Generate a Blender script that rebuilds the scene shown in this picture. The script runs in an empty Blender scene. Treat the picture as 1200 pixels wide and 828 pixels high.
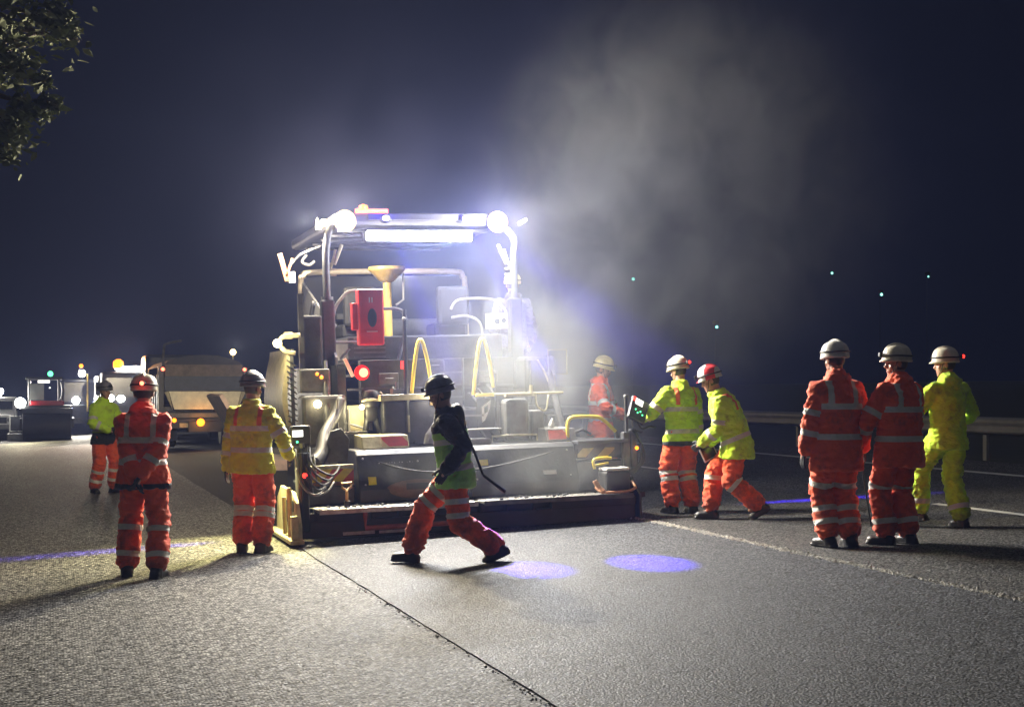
import bpy, bmesh, math, random
import numpy as np
from mathutils import Vector, Matrix, Euler, noise
random.seed(7)
SC = bpy.context.scene
COL = SC.collection
PI = math.pi
# ------------------------------------------------------------------ camera, world, exposure
F = 1700.0                               # focal length in pixels of a 1200 px wide frame
TH = math.atan(545 / F)                  # the camera is turned this far to the right of the road direction (+y)
CT, ST = math.cos(TH), math.sin(TH)
H0, CF = 1.75, 0.045                     # eye height, crossfall of the carriageway (rises to +x)
cam_d = bpy.data.cameras.new('camera'); cam = bpy.data.objects.new('camera', cam_d); COL.objects.link(cam)
cam_d.sensor_width = 36; cam_d.lens = 36 * F / 1200; cam_d.shift_y = 45 / 1200
cam_d.clip_start = .05; cam_d.clip_end = 2000
cam.location = (0, 0, H0); cam.rotation_euler = (PI / 2, 0, -TH)
SC.camera = cam
W = bpy.data.worlds.new('World'); SC.world = W; W.use_nodes = True
wn, wl = W.node_tree.nodes, W.node_tree.links
bg = wn['Background']
tc = wn.new('ShaderNodeTexCoord'); sx = wn.new('ShaderNodeSeparateXYZ'); rp = wn.new('ShaderNodeValToRGB')
wl.new(tc.outputs['Generated'], sx.inputs[0]); wl.new(sx.outputs['Z'], rp.inputs[0]); wl.new(rp.outputs[0], bg.inputs[0])
rp.color_ramp.elements[0].position = .0; rp.color_ramp.elements[0].color = (.0018, .0022, .005, 1)
rp.color_ramp.elements[1].position = .85; rp.color_ramp.elements[1].color = (.088, .086, .088, 1)  # zenith, out of view, made brighter as added fill light
e = rp.color_ramp.elements.new(.30); e.color = (.0022, .0026, .006, 1)
bg.inputs[1].default_value = 1.0
SC.view_settings.view_transform = 'Standard'; SC.view_settings.look = 'None'
SC.view_settings.exposure = 0.0; SC.view_settings.gamma = 1.0
SC.render.engine = 'CYCLES'
cy = SC.cycles
cy.use_denoising = True; cy.denoiser = 'OPENIMAGEDENOISE'; cy.denoising_input_passes = 'RGB_ALBEDO_NORMAL'
cy.max_bounces = 5; cy.diffuse_bounces = 3; cy.glossy_bounces = 2; cy.transmission_bounces = 3; cy.volume_bounces = 1
cy.transparent_max_bounces = 6; cy.sample_clamp_indirect = 3.0
cy.volume_max_steps = 96; cy.volume_step_rate = 1.0
HAZE_DENSITY = .00085
SMOKE = .34
P_BAR, P_WARM, P_SPOT = 560, 2250, 34000

def lamp(kind, name, loc, power, color, target=None, size=.05, **kw):
    d = bpy.data.lights.new(name, kind); d.energy = power; d.color = color
    o = bpy.data.objects.new(name, d); COL.objects.link(o); o.location = loc
    if kind in ('POINT', 'SPOT'): d.shadow_soft_size = size
    for k, v in kw.items(): setattr(d, k, v)
    if target is not None:
        o.rotation_euler = (Vector(target) - Vector(loc)).to_track_quat('-Z', 'Y').to_euler()
    return o

# ------------------------------------------------------------------ pixel helpers (used only to find real positions on real planes)
def dirv(u, v):
    a = (u - 600) / F; b = -(v - 459) / F
    return (a * CT + ST, CT - a * ST, b)
def gz(x): return CF * x
def ground(u, v):
    d = dirv(u, v); k = H0 / (CF * d[0] - d[2]); return Vector((d[0] * k, d[1] * k, CF * d[0] * k))
def plane(u, v, t):
    d = dirv(u, v); k = t / d[1]; return Vector((d[0] * k, t, H0 + d[2] * k))

# ------------------------------------------------------------------ materials
def mat(name, col, rough=.6, metal=0., var=.25, scale=8., bump=.0, bscale=60., spec=.5):
    m = bpy.data.materials.new(name); m.use_nodes = True
    n, l = m.node_tree.nodes, m.node_tree.links
    p = n['Principled BSDF']; p.inputs['Roughness'].default_value = rough; p.inputs['Metallic'].default_value = metal
    p.inputs['Specular IOR Level'].default_value = spec
    t = n.new('ShaderNodeTexCoord'); nz = n.new('ShaderNodeTexNoise'); nz.inputs['Scale'].default_value = scale
    nz.inputs['Detail'].default_value = 6; nz.inputs['Roughness'].default_value = .65
    l.new(t.outputs['Object'], nz.inputs['Vector'])
    r = n.new('ShaderNodeValToRGB'); r.color_ramp.elements[0].position = .3; r.color_ramp.elements[1].position = .7
    c = col
    r.color_ramp.elements[0].color = (c[0] * (1 - var), c[1] * (1 - var), c[2] * (1 - var), 1)
    r.color_ramp.elements[1].color = (min(1, c[0] * (1 + var)), min(1, c[1] * (1 + var)), min(1, c[2] * (1 + var)), 1)
    l.new(nz.outputs['Fac'], r.inputs[0]); l.new(r.outputs[0], p.inputs['Base Color'])
    mr = n.new('ShaderNodeMapRange'); mr.inputs[3].default_value = max(.05, rough - .12); mr.inputs[4].default_value = min(1, rough + .15)
    l.new(nz.outputs['Fac'], mr.inputs[0]); l.new(mr.outputs[0], p.inputs['Roughness'])
    if bump:
        n2 = n.new('ShaderNodeTexNoise'); n2.inputs['Scale'].default_value = bscale; n2.inputs['Detail'].default_value = 4
        l.new(t.outputs['Object'], n2.inputs['Vector'])
        b = n.new('ShaderNodeBump'); b.inputs['Strength'].default_value = bump; b.inputs['Distance'].default_value = .01
        l.new(n2.outputs['Fac'], b.inputs['Height']); l.new(b.outputs[0], p.inputs['Normal'])
    return m
def emat(name, col, strength):
    m = bpy.data.materials.new(name); m.use_nodes = True
    p = m.node_tree.nodes['Principled BSDF']
    p.inputs['Base Color'].default_value = (.02, .02, .02, 1)
    p.inputs['Emission Color'].default_value = (*col, 1); p.inputs['Emission Strength'].default_value = strength
    return m
def stripes(name, c1, c2, freq, axis=(1, 0, 1), rough=.45, worn=.35):
    m = mat(name, c1, rough); n, l = m.node_tree.nodes, m.node_tree.links
    p = n['Principled BSDF']; t = n.new('ShaderNodeTexCoord')
    d = n.new('ShaderNodeVectorMath'); d.operation = 'DOT_PRODUCT'; d.inputs[1].default_value = [a * freq for a in axis]
    l.new(t.outputs['Object'], d.inputs[0])
    fr = n.new('ShaderNodeMath'); fr.operation = 'FRACT'; l.new(d.outputs['Value'], fr.inputs[0])
    gt = n.new('ShaderNodeMath'); gt.operation = 'GREATER_THAN'; gt.inputs[1].default_value = .5; l.new(fr.outputs[0], gt.inputs[0])
    mx = n.new('ShaderNodeMix'); mx.data_type = 'RGBA'; l.new(gt.outputs[0], mx.inputs['Factor'])
    mx.inputs['A'].default_value = (*c1, 1); mx.inputs['B'].default_value = (*c2, 1)
    nz = n.new('ShaderNodeTexNoise'); nz.inputs['Scale'].default_value = 14; nz.inputs['Detail'].default_value = 8
    l.new(t.outputs['Object'], nz.inputs['Vector'])
    mr = n.new('ShaderNodeMapRange'); mr.inputs[1].default_value = .5; mr.inputs[2].default_value = .75; mr.inputs[4].default_value = worn
    l.new(nz.outputs['Fac'], mr.inputs[0])
    m2 = n.new('ShaderNodeMix'); m2.data_type = 'RGBA'; l.new(mr.outputs[0], m2.inputs['Factor']); l.new(mx.outputs['Result'], m2.inputs['A'])
    m2.inputs['B'].default_value = (.08, .07, .06, 1); l.new(m2.outputs['Result'], p.inputs['Base Color'])
    return m
def asphalt(name, cell, lo, hi, rough, bump, patch=.25, tint=(1, 1, 1), groove=0., facet=.55):
    m = bpy.data.materials.new(name); m.use_nodes = True
    n, l = m.node_tree.nodes, m.node_tree.links; p = n['Principled BSDF']
    t = n.new('ShaderNodeTexCoord')
    vo = n.new('ShaderNodeTexVoronoi'); vo.inputs['Scale'].default_value = cell; vo.inputs['Randomness'].default_value = 1
    l.new(t.outputs['Object'], vo.inputs['Vector'])
    hsv = n.new('ShaderNodeSeparateColor'); l.new(vo.outputs['Color'], hsv.inputs[0])
    cr = n.new('ShaderNodeValToRGB')
    cr.color_ramp.elements[0].color = (lo * tint[0], lo * tint[1], lo * tint[2], 1); cr.color_ramp.elements[0].position = .30
    cr.color_ramp.elements[1].color = (hi * tint[0], hi * tint[1], hi * tint[2], 1); cr.color_ramp.elements[1].position = 1
    l.new(hsv.outputs[0], cr.inputs[0])
    # binder between the stones
    mr = n.new('ShaderNodeMapRange'); mr.inputs[1].default_value = .38; mr.inputs[2].default_value = .62; mr.inputs[3].default_value = 1; mr.inputs[4].default_value = .32
    l.new(vo.outputs['Distance'], mr.inputs[0])
    mul = n.new('ShaderNodeMix'); mul.data_type = 'RGBA'; mul.blend_type = 'MULTIPLY'; mul.inputs['Factor'].default_value = 1
    l.new(cr.outputs[0], mul.inputs['A']); l.new(mr.outputs[0], mul.inputs['B'])
    # broad wear
    nz = n.new('ShaderNodeTexNoise'); nz.inputs['Scale'].default_value = .9; nz.inputs['Detail'].default_value = 7; nz.inputs['Roughness'].default_value = .6
    mp = n.new('ShaderNodeMapping'); mp.inputs['Scale'].default_value = (1.6, .35, 1); l.new(t.outputs['Object'], mp.inputs[0]); l.new(mp.outputs[0], nz.inputs['Vector'])
    m2 = n.new('ShaderNodeMapRange'); m2.inputs[1].default_value = .3; m2.inputs[2].default_value = .7; m2.inputs[3].default_value = 1 - patch; m2.inputs[4].default_value = 1 + patch
    l.new(nz.outputs['Fac'], m2.inputs[0])
    mu2 = n.new('ShaderNodeVectorMath'); mu2.operation = 'SCALE'; l.new(mul.outputs['Result'], mu2.inputs[0]); l.new(m2.outputs[0], mu2.inputs['Scale'])
    l.new(mu2.outputs[0], p.inputs['Base Color'])
    rr = n.new('ShaderNodeMapRange'); rr.inputs[3].default_value = rough - .12; rr.inputs[4].default_value = rough + .18
    l.new(hsv.outputs[1], rr.inputs[0]); l.new(rr.outputs[0], p.inputs['Roughness'])
    # relief: stones + fine grit
    n3 = n.new('ShaderNodeTexNoise'); n3.inputs['Scale'].default_value = cell * .45; n3.inputs['Detail'].default_value = 5
    l.new(t.outputs['Object'], n3.inputs['Vector'])
    ge = n.new('ShaderNodeNewGeometry'); so = n.new('ShaderNodeVectorMath'); so.operation = 'SUBTRACT'; so.inputs[1].default_value = (.5, .5, .5); l.new(vo.outputs['Color'], so.inputs[0])
    fs_ = n.new('ShaderNodeVectorMath'); fs_.operation = 'SCALE'; fs_.inputs['Scale'].default_value = facet; l.new(so.outputs[0], fs_.inputs[0])
    fa = n.new('ShaderNodeVectorMath'); l.new(ge.outputs['Normal'], fa.inputs[0]); l.new(fs_.outputs[0], fa.inputs[1])
    fn = n.new('ShaderNodeVectorMath'); fn.operation = 'NORMALIZE'; l.new(fa.outputs[0], fn.inputs[0])
    ad = n.new('ShaderNodeMath'); ad.operation = 'MULTIPLY_ADD'; ad.inputs[1].default_value = -1.0; l.new(vo.outputs['Distance'], ad.inputs[0]); l.new(n3.outputs['Fac'], ad.inputs[2])
    b = n.new('ShaderNodeBump'); b.inputs['Strength'].default_value = bump; b.inputs['Distance'].default_value = .012
    h = ad.outputs[0]
    if groove:
        n4 = n.new('ShaderNodeTexNoise'); n4.inputs['Scale'].default_value = 2.2; n4.inputs['Detail'].default_value = 3
        mp2 = n.new('ShaderNodeMapping'); mp2.inputs['Scale'].default_value = (1.2, 4.0, 1); l.new(t.outputs['Object'], mp2.inputs[0]); l.new(mp2.outputs[0], n4.inputs['Vector'])
        g = n.new('ShaderNodeMapRange'); g.inputs[1].default_value = .22; g.inputs[2].default_value = .34; g.inputs[3].default_value = -groove; g.inputs[4].default_value = 0
        l.new(n4.outputs['Fac'], g.inputs[0])
        dk = n.new('ShaderNodeMapRange'); dk.inputs[1].default_value = .25; dk.inputs[2].default_value = .36; dk.inputs[3].default_value = .45; dk.inputs[4].default_value = 1; l.new(n4.outputs['Fac'], dk.inputs[0])
        mu3 = n.new('ShaderNodeVectorMath'); mu3.operation = 'SCALE'; l.new(mu2.outputs[0], mu3.inputs[0]); l.new(dk.outputs[0], mu3.inputs['Scale']); l.new(mu3.outputs[0], p.inputs['Base Color'])
        a2 = n.new('ShaderNodeMath'); l.new(h, a2.inputs[0]); l.new(g.outputs[0], a2.inputs[1]); h = a2.outputs[0]
    l.new(h, b.inputs['Height']); l.new(fn.outputs[0], b.inputs['Normal']); l.new(b.outputs[0], p.inputs['Normal'])
    p.inputs['Specular IOR Level'].default_value = .22
    return m

M = {}
M['old'] = asphalt('worn_asphalt', 50, .010, .30, .72, .6, .22, (1, .97, .90))
M['old_r'] = asphalt('worn_asphalt_far', 62, .02, .26, .62, .9, .22, (1, .97, .92))
M['new'] = asphalt('fresh_asphalt', 66, .012, .225, .68, .7, .16, (.94, .97, 1.06), groove=2.2, facet=.45)
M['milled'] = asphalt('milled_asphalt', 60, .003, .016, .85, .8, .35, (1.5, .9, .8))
M['line'] = mat('road_paint', (.50, .49, .44), .6, var=.25, scale=3, bump=.3, bscale=80)
M['verge'] = mat('verge_soil', (.03, .035, .02), .95, var=.5, scale=2, bump=.6, bscale=8)
M['hill'] = mat('wooded_hill', (.012, .015, .010), .98, var=.5, scale=.15, bump=.5, bscale=.8, spec=.05)
M['black'] = mat('black_steel', (.018, .018, .020), .5, .2, .35, 9, .15, 40)
M['rubber'] = mat('black_rubber', (.012, .012, .012), .7, 0, .3, 20, .2, 80)
M['dark'] = mat('dark_grey_paint', (.030, .032, .037), .45, .1, .55, 5, .25, 30)
M['hood'] = mat('tarred_hood', (.020, .021, .025), .5, .1, .7, 4, .5, 22)
M['mid'] = mat('grey_paint', (.075, .078, .083), .45, .1, .5, 6, .2, 30)
M['light'] = mat('light_grey_paint', (.19, .187, .18), .45, .1, .3, 6, .1, 30)
M['steel'] = mat('worn_steel', (.42, .40, .37), .38, .85, .35, 12, .15, 60)
M['grate'] = mat('tread_plate', (.30, .29, .27), .45, .6, .4, 20, .8, 45)
M['white'] = mat('white_paint', (.72, .71, .67), .4, 0, .15, 6)
M['beige'] = mat('beige_frame', (.26, .22, .165), .5, 0, .2, 6)
M['red'] = mat('red_plastic', (.46, .022, .028), .38, 0, .15, 7)
M['redbrown'] = mat('rusty_red_steel', (.26, .05, .035), .55, .1, .45, 9, .2, 40)
M['yellow'] = mat('yellow_paint', (.80, .62, .03), .4, 0, .18, 10)
M['brass'] = mat('ochre_tube', (.62, .44, .12), .35, .3, .25, 8)
M['wood'] = mat('shovel_wood', (.55, .30, .10), .55, 0, .3, 18)
M['cream'] = mat('cream_steel', (.42, .38, .24), .5, .1, .35, 9, .2, 30)
M['copper'] = mat('copper_hose', (.45, .24, .14), .45, .3, .35, 12)
M['chev'] = stripes('yellow_red_chevron', (.80, .60, .05), (.45, .05, .04), 4.2, (1, 0, -1))
M['wred'] = stripes('white_red_board', (.72, .68, .60), (.62, .07, .06), 2.2, (1.0, 0, .8))
M['glass'] = mat('dark_glass', (.02, .022, .028), .12, 0, .2, 2)
M['leaf'] = mat('leaf', (.15, .17, .10), .8, 0, .5, 3, spec=.12)
M['bark'] = mat('bark', (.09, .07, .05), .9, 0, .4, 10, .6, 20)
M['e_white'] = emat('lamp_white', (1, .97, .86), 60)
M['e_halo'] = emat('lamp_halo', (1, .70, .26), 2.6)
M['e_halo2'] = emat('lamp_warm_small', (1, .82, .42), 25)
M['e_veh'] = emat('vehicle_lamp', (1, .96, .86), 45)
M['e_blue'] = emat('lamp_blue', (.35, .28, 1), 30)
M['e_red'] = emat('lamp_red', (1, .03, .02), 4)
M['e_redhot'] = emat('lamp_red_hot', (1, .14, .07), 7)
M['e_amber'] = emat('lamp_amber', (1, .22, .008), 5)
M['e_green'] = emat('lamp_green', (.1, 1, .35), 4)
M['e_screen'] = emat('screen_white', (1, .98, .9), 2.2)
M['e_far'] = emat('far_lamp', (.30, 1, .8), 3)

# ------------------------------------------------------------------ mesh helpers
def new_bm(): return bmesh.new()
def box(bm, x0, x1, y0, y1, z0, z1, rot=None, bev=0.):
    c = Vector(((x0 + x1) / 2, (y0 + y1) / 2, (z0 + z1) / 2))
    mt = Matrix.Translation(c)
    if rot is not None: mt = mt @ Euler(rot).to_matrix().to_4x4()
    mt = mt @ Matrix.Diagonal((abs(x1 - x0), abs(y1 - y0), abs(z1 - z0), 1))
    r = bmesh.ops.create_cube(bm, size=1, matrix=mt)
    if bev:
        es = list({e for v in r['verts'] for e in v.link_edges})
        bmesh.ops.bevel(bm, geom=es, offset=bev, segments=2, affect='EDGES', profile=.5)
def tube(bm, pts, r, n=8, closed=False):
    pts = [Vector(p) for p in pts]; rings = []
    k = len(pts)
    up = Vector((0, 0, 1))
    prev = None
    for i, p in enumerate(pts):
        if closed: t = pts[(i + 1) % k] - pts[i - 1]
        else: t = pts[min(i + 1, k - 1)] - pts[max(i - 1, 0)]
        t.normalize()
        a = prev if prev is not None else (up if abs(t.z) < .9 else Vector((1, 0, 0)))
        a = (a - t * a.dot(t))
        if a.length < 1e-4: a = t.orthogonal()
        a.normalize(); b = t.cross(a); prev = a
        rr = r[i] if isinstance(r, (list, tuple)) else r
        rings.append([bm.verts.new(p + a * (rr * math.cos(2 * PI * j / n)) + b * (rr * math.sin(2 * PI * j / n))) for j in range(n)])
    m_ = k if closed else k - 1
    for i in range(m_):
        A, B = rings[i], rings[(i + 1) % k]
        for j in range(n): bm.faces.new((A[j], A[(j + 1) % n], B[(j + 1) % n], B[j]))
    if not closed:
        bm.faces.new(rings[0][::-1]); bm.faces.new(rings[-1])
def curve(pts, sub=6):
    """Catmull-Rom through pts"""
    P = [Vector(p) for p in pts]; out = []
    for i in range(len(P) - 1):
        a, b, c, d = P[max(i - 1, 0)], P[i], P[i + 1], P[min(i + 2, len(P) - 1)]
        for j in range(sub):
            t = j / sub
            out.append(.5 * ((2 * b) + (c - a) * t + (2 * a - 5 * b + 4 * c - d) * t * t + (3 * b - a - 3 * c + d) * t ** 3))
    out.append(P[-1]); return out
def cyl(bm, a, b, r, n=16): tube(bm, [a, b], r, n)
def lathe(bm, prof, c=(0, 0, 0), n=24, axis=None):
    """prof: (r, z) pairs, closed at the ends"""
    c = Vector(c); rot = Matrix.Identity(3)
    if axis is not None: rot = Vector((0, 0, 1)).rotation_difference(Vector(axis).normalized()).to_matrix()
    rings = []
    for r, z in prof:
        rings.append([bm.verts.new(c + rot @ Vector((max(r, 1e-4) * math.cos(2 * PI * j / n), max(r, 1e-4) * math.sin(2 * PI * j / n), z))) for j in range(n)])
    for A, B in zip(rings, rings[1:]):
        for j in range(n): bm.faces.new((A[j], A[(j + 1) % n], B[(j + 1) % n], B[j]))
    bm.faces.new(rings[0][::-1]); bm.faces.new(rings[-1])
def ball(bm, c, r, seg=14, sc=(1, 1, 1)):
    bmesh.ops.create_uvsphere(bm, u_segments=seg, v_segments=max(6, seg * 2 // 3), radius=r, matrix=Matrix.Translation(c) @ Matrix.Diagonal((*sc, 1)))
def prism(bm, poly, y0, y1):
    """poly: (x, z) outline, extruded along y"""
    A = [bm.verts.new((x, y0, z)) for x, z in poly]; B = [bm.verts.new((x, y1, z)) for x, z in poly]
    n = len(poly)
    bm.faces.new(A); bm.faces.new(B[::-1])
    for i in range(n): bm.faces.new((A[i], B[i], B[(i + 1) % n], A[(i + 1) % n]))
def prism_x(bm, poly, x0, x1):
    A = [bm.verts.new((x0, y, z)) for y, z in poly]; B = [bm.verts.new((x1, y, z)) for y, z in poly]
    n = len(poly)
    bm.faces.new(A[::-1]); bm.faces.new(B)
    for i in range(n): bm.faces.new((A[i], A[(i + 1) % n], B[(i + 1) % n], B[i]))
def obj(name, bm, m, parent=None, smooth=None, bevel=0.):
    bmesh.ops.recalc_face_normals(bm, faces=bm.faces)
    if smooth:
        for f in bm.faces: f.smooth = True
    me = bpy.data.meshes.new(name); bm.to_mesh(me); bm.free()
    me.materials.append(m)
    if smooth == 'auto':
        me.set_sharp_from_angle(angle=math.radians(40))
    o = bpy.data.objects.new(name, me); COL.objects.link(o)
    if parent is not None: o.parent = parent
    if bevel:
        b = o.modifiers.new('bevel', 'BEVEL'); b.width = bevel; b.segments = 2; b.limit_method = 'ANGLE'
    return o
def bx(name, m, parent, *a, rot=None, bev=.008):
    bm = new_bm(); box(bm, *a, rot=rot, bev=bev); return obj(name, bm, m, parent)
def tb(name, m, parent, pts, r, n=8, sub=0):
    bm = new_bm(); tube(bm, curve(pts, sub) if sub else pts, r, n); return obj(name, bm, m, parent, smooth='auto')
def tag(o, label=None, cat=None, group=None, kind=None):
    if label: o['label'] = label
    if cat: o['category'] = cat
    if group: o['group'] = group
    if kind: o['kind'] = kind
    return o
def thing(name, loc, label, cat, rz=0, group=None):
    o = bpy.data.objects.new(name, None); COL.objects.link(o); o.empty_display_size = .2
    o.location = loc; o.rotation_euler = (0, 0, rz)
    return tag(o, label, cat, group)

# ------------------------------------------------------------------ setting
def sheet(name, m, x0, x1, y0, y1, dz, ny=2, nx=2, jag=None, thick=0.):
    bm = new_bm(); g = []
    for i in range(ny + 1):
        y = y0 + (y1 - y0) * i / ny; row = []
        for j in range(nx + 1):
            x = x0 + (x1 - x0) * j / nx
            if jag and j in (0, nx):
                x += jag * noise.noise(Vector((y * 3.1, j, 2.2))) + jag * .6 * noise.noise(Vector((y * 11, j + 5, 1)))
            if min(abs(x - 2.52), abs(x - 6.43)) < .12: x += .022 * noise.noise(Vector((y * .55, round(x), 9))) + .008 * noise.noise(Vector((y * 2.1, round(x), 4)))
            row.append(bm.verts.new((x, y, gz(x) + dz)))
        g.append(row)
    fs = []
    for i in range(ny):
        for j in range(nx): fs.append(bm.faces.new((g[i][j], g[i][j + 1], g[i + 1][j + 1], g[i + 1][j])))
    if thick:
        r = bmesh.ops.extrude_face_region(bm, geom=fs)
        bmesh.ops.translate(bm, verts=[v for v in r['geom'] if isinstance(v, bmesh.types.BMVert)], vec=(0, 0, -thick))
    o = obj(name, bm, m); tag(o, kind='structure'); return o
# terrain: one sheet, a cross-section carried along the road
def terrain():
    prof = [(-90, 5), (-60, 3.5), (-30, -1.2), (-12, -1.4), (-6.2, -.45), (-5.2, -.30), (0, -.06), (7, .25), (14.9, .60), (16.5, .55), (22, .9), (34, 1.2), (50, 1.6), (75, 2.2), (110, 3), (150, 3.5), (190, 4)]
    bm = new_bm(); g = []
    ys = [-25, -5, 10, 25, 40, 60, 80, 110, 150, 200, 260, 320]
    for y in ys:
        row = []
        for x, z in prof:
            k = 1.0
            if x > 20: k = .55 + .45 * min(1, max(0, (y - 20) / 60)) + .18 * noise.noise(Vector((x * .02, y * .015, 3)))
            row.append(bm.verts.new((x, y, z * k if x > 20 else z)))
        g.append(row)
    for i in range(len(ys) - 1):
        for j in range(len(prof) - 1):
            bm.faces.new((g[i][j], g[i][j + 1], g[i + 1][j + 1], g[i + 1][j]))
    o = obj('ground', bm, M['verge'], smooth=True); tag(o, kind='structure')
terrain()
MX0, MX1, MEND = 2.52, 6.43, 15.62
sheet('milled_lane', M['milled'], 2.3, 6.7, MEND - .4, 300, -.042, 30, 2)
sheet('road', M['old'], -5.2, MX0, -12, 300, 0, 900, 3, .004, .05)
sheet('road_right', M['old_r'], MX1, 14.3, -12, 300, -.002, 500, 3, .02, .05).name = 'road'
sheet('fresh_asphalt_lane', M['new'], MX0 - .002, MX1 + .01, -12, MEND, .010, 900, 4, .005, .05)
# painted lines
def line(x, w, y0, y1):
    sheet('road_marking', M['line'], x - w / 2, x + w / 2, y0, y1, .004, 40, 1, .004)
line(12.9, .16, 6, 290)
ya = ground(800, 554)[1]; yb = ground(735, 547)[1]
line(9.87, .12, ya, yb); line(9.87, .12, 6.5, ground(1095, 590)[1]); line(9.87, .12, yb + 7, yb + 9); line(9.87, .12, yb + 16, yb + 18)
line(-4.4, .16, -10, 290)
# loose chippings along the joints (uncountable)
def crumbs(name, x, sp, y0, y1, n, m, rmin, rmax, lift):
    bm = new_bm()
    for _ in range(n):
        y = y0 + (y1 - y0) * random.random() ** 1.3; xx = x + .022 * noise.noise(Vector((y * .55, round(x), 9))) + random.gauss(0, sp); r = random.uniform(rmin, rmax)
        if noise.noise(Vector((y * 1.9, x, 1))) < random.uniform(-.75, .35): continue
        q = Euler((random.random() * 6, random.random() * 6, random.random() * 6)).to_matrix().to_4x4()
        bmesh.ops.create_icosphere(bm, subdivisions=1, radius=r, matrix=Matrix.Translation((xx, y, gz(xx) + lift + r * .3)) @ q @ Matrix.Diagonal((1, .8, .6, 1)))
    o = obj(name, bm, m); tag(o, kind='stuff', label='loose pale stones along the joint of the fresh lane', cat='gravel'); return o
M['chip'] = mat('pale_chipping', (.36, .345, .31), .75, 0, .6, 30)
M['chip_d'] = mat('tarred_chipping', (.05, .05, .05), .5, 0, .5, 30)
crumbs('gravel', MX1 + .035, .03, 5, 16, 7500, M['chip'], .007, .020, .0)
crumbs('gravel', MX0 - .01, .03, 6.5, 12, 420, M['chip_d'], .004, .010, .0)['label'] = 'dark loose stones along the left joint of the fresh lane'

# guard rail on the far right
gr = thing('guard_rail', (14.95, 20, gz(14.95)), 'long grey steel guard rail on posts along the far side of the road', 'guard rail')
bm = new_bm()
wp = [(-.02, .36), (.03, .40), (.045, .44), (.0, .48), (.0, .52), (.045, .56), (.03, .62), (-.02, .66)]
rows = []
for i, y in enumerate(np.linspace(-14, 180, 98)):
    rows.append([bm.verts.new((-x * 1.4, y, z)) for x, z in wp] )
for A, B in zip(rows, rows[1:]):
    for j in range(len(wp) - 1): bm.faces.new((A[j], A[j + 1], B[j + 1], B[j]))
o = obj('rail_beam', bm, M['steel'], gr, smooth=True); sm = o.modifiers.new('s', 'SOLIDIFY'); sm.thickness = .006
o.data.materials[0] = mat('galvanised', (.21, .205, .19), .55, .35, .25, 2)
post = None
for k in range(30):
    y = -12 + k * 3.2
    if post is None:
        bm = new_bm(); box(bm, .06, .12, -.05, .05, -.2, .64, bev=.006); post = obj('post', bm, o.data.materials[0], gr); post.location = (0, y, 0)
    else:
        c = post.copy(); COL.objects.link(c); c.parent = gr; c.location = (0, y, 0)

# far lamps in the dark
fl = [((742, 327), 95, .10, 'leftmost green white far lamp, above the worker in orange at the machine'),
      ((840, 383), 42, .045, 'lowest bright greenish far lamp, above the bent worker in the yellow coat'),
      ((975, 320), 130, .12, 'small white far lamp high above the left worker of the orange pair'),
      ((1033, 345), 55, .06, 'greenish far lamp above the gap between the two orange workers'),
      ((1088, 324), 55, .035, 'faint far lamp above the worker all in yellow')]
for (uv, t, r, lb) in fl:
    p = plane(*uv, t)
    bm = new_bm()
    ball(bm, (0, 0, 0), r, 10); tube(bm, [(0, .0, -r * .8), (0, .1, -4.0)], .05, 6)
    # lamp head and mast in two parts
    bm.free()
    th = thing('street_lamp', (p.x, p.y, p.z - 4), lb, 'lamp', group='far lamps beyond the guard rail')
    bm = new_bm(); tube(bm, [(0, .12, 3.9 - p.z), (0, .12, 4.1)], .008, 6); box(bm, -.05, .05, -.05, .2, 4.1, 4.2); obj('mast', bm, M['black'], th)
    bm = new_bm(); ball(bm, (0, 0, 4.0), r, 10); obj('lamp_head', bm, M['e_far'], th)
# ------------------------------------------------------------------ overhanging tree at the left of the road
def leaf_cloud(bm, centres, n, size):
    for _ in range(n):
        c, r = random.choice(centres)
        v = Vector((random.gauss(0, 1), random.gauss(0, 1), random.gauss(0, 1))) * (r * .45)
        p = Vector(c) + v
        if noise.noise(p * 3.2) < -.12: continue
        s = size * random.uniform(.45, 1.3); bend = random.uniform(-.35, .25)
        q = Euler((random.uniform(-1.0, 1.0), random.uniform(-1.0, 1.0), random.uniform(0, 6.3))).to_matrix()
        pts = [(0, -s, 0), (s * .42, -.2 * s, .06 * s), (s * .36, .35 * s, .02 * s), (0, s, bend * s), (-s * .36, .35 * s, .02 * s), (-s * .42, -.2 * s, .06 * s)]
        bm.faces.new([bm.verts.new(p + q @ Vector(a)) for a in pts])
tx, ty = -4.2, 14.5
tr = thing('tree', (tx, ty, -.2), 'broadleaf tree whose leafy boughs overhang the top left of the road', 'tree')
R_ = Vector((tx, ty, -.2))
tips = []
for (u, v, t, r) in [(12, 25, 14.2, .42), (33, 52, 14.2, .36), (50, 38, 14.4, .38), (14, 78, 14.0, .24), (-25, 60, 14.3, .7), (12, 140, 13.6, .30), (38, 138, 13.7, .20), (6, 166, 13.6, .24), (-35, 140, 13.6, .6), (-60, 20, 14, .8), (58, 128, 13.7, .14), (82, 46, 14.3, .17), (93, 48, 14.3, .12), (50, 96, 14.1, .07), (66, 22, 14.4, .16), (-20, -30, 14.4, .8)]:
    tips.append((plane(u, v, t), r))
bm = new_bm()
tube(bm, curve([(0, 0, -.3), (.05, .05, 1.2), (.15, 0, 2.6), (.1, .1, 3.8), (.3, .1, 5.2), (.35, .2, 6.6)], 5), [.26 - .0065 * i for i in range(26)], 12)
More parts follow.
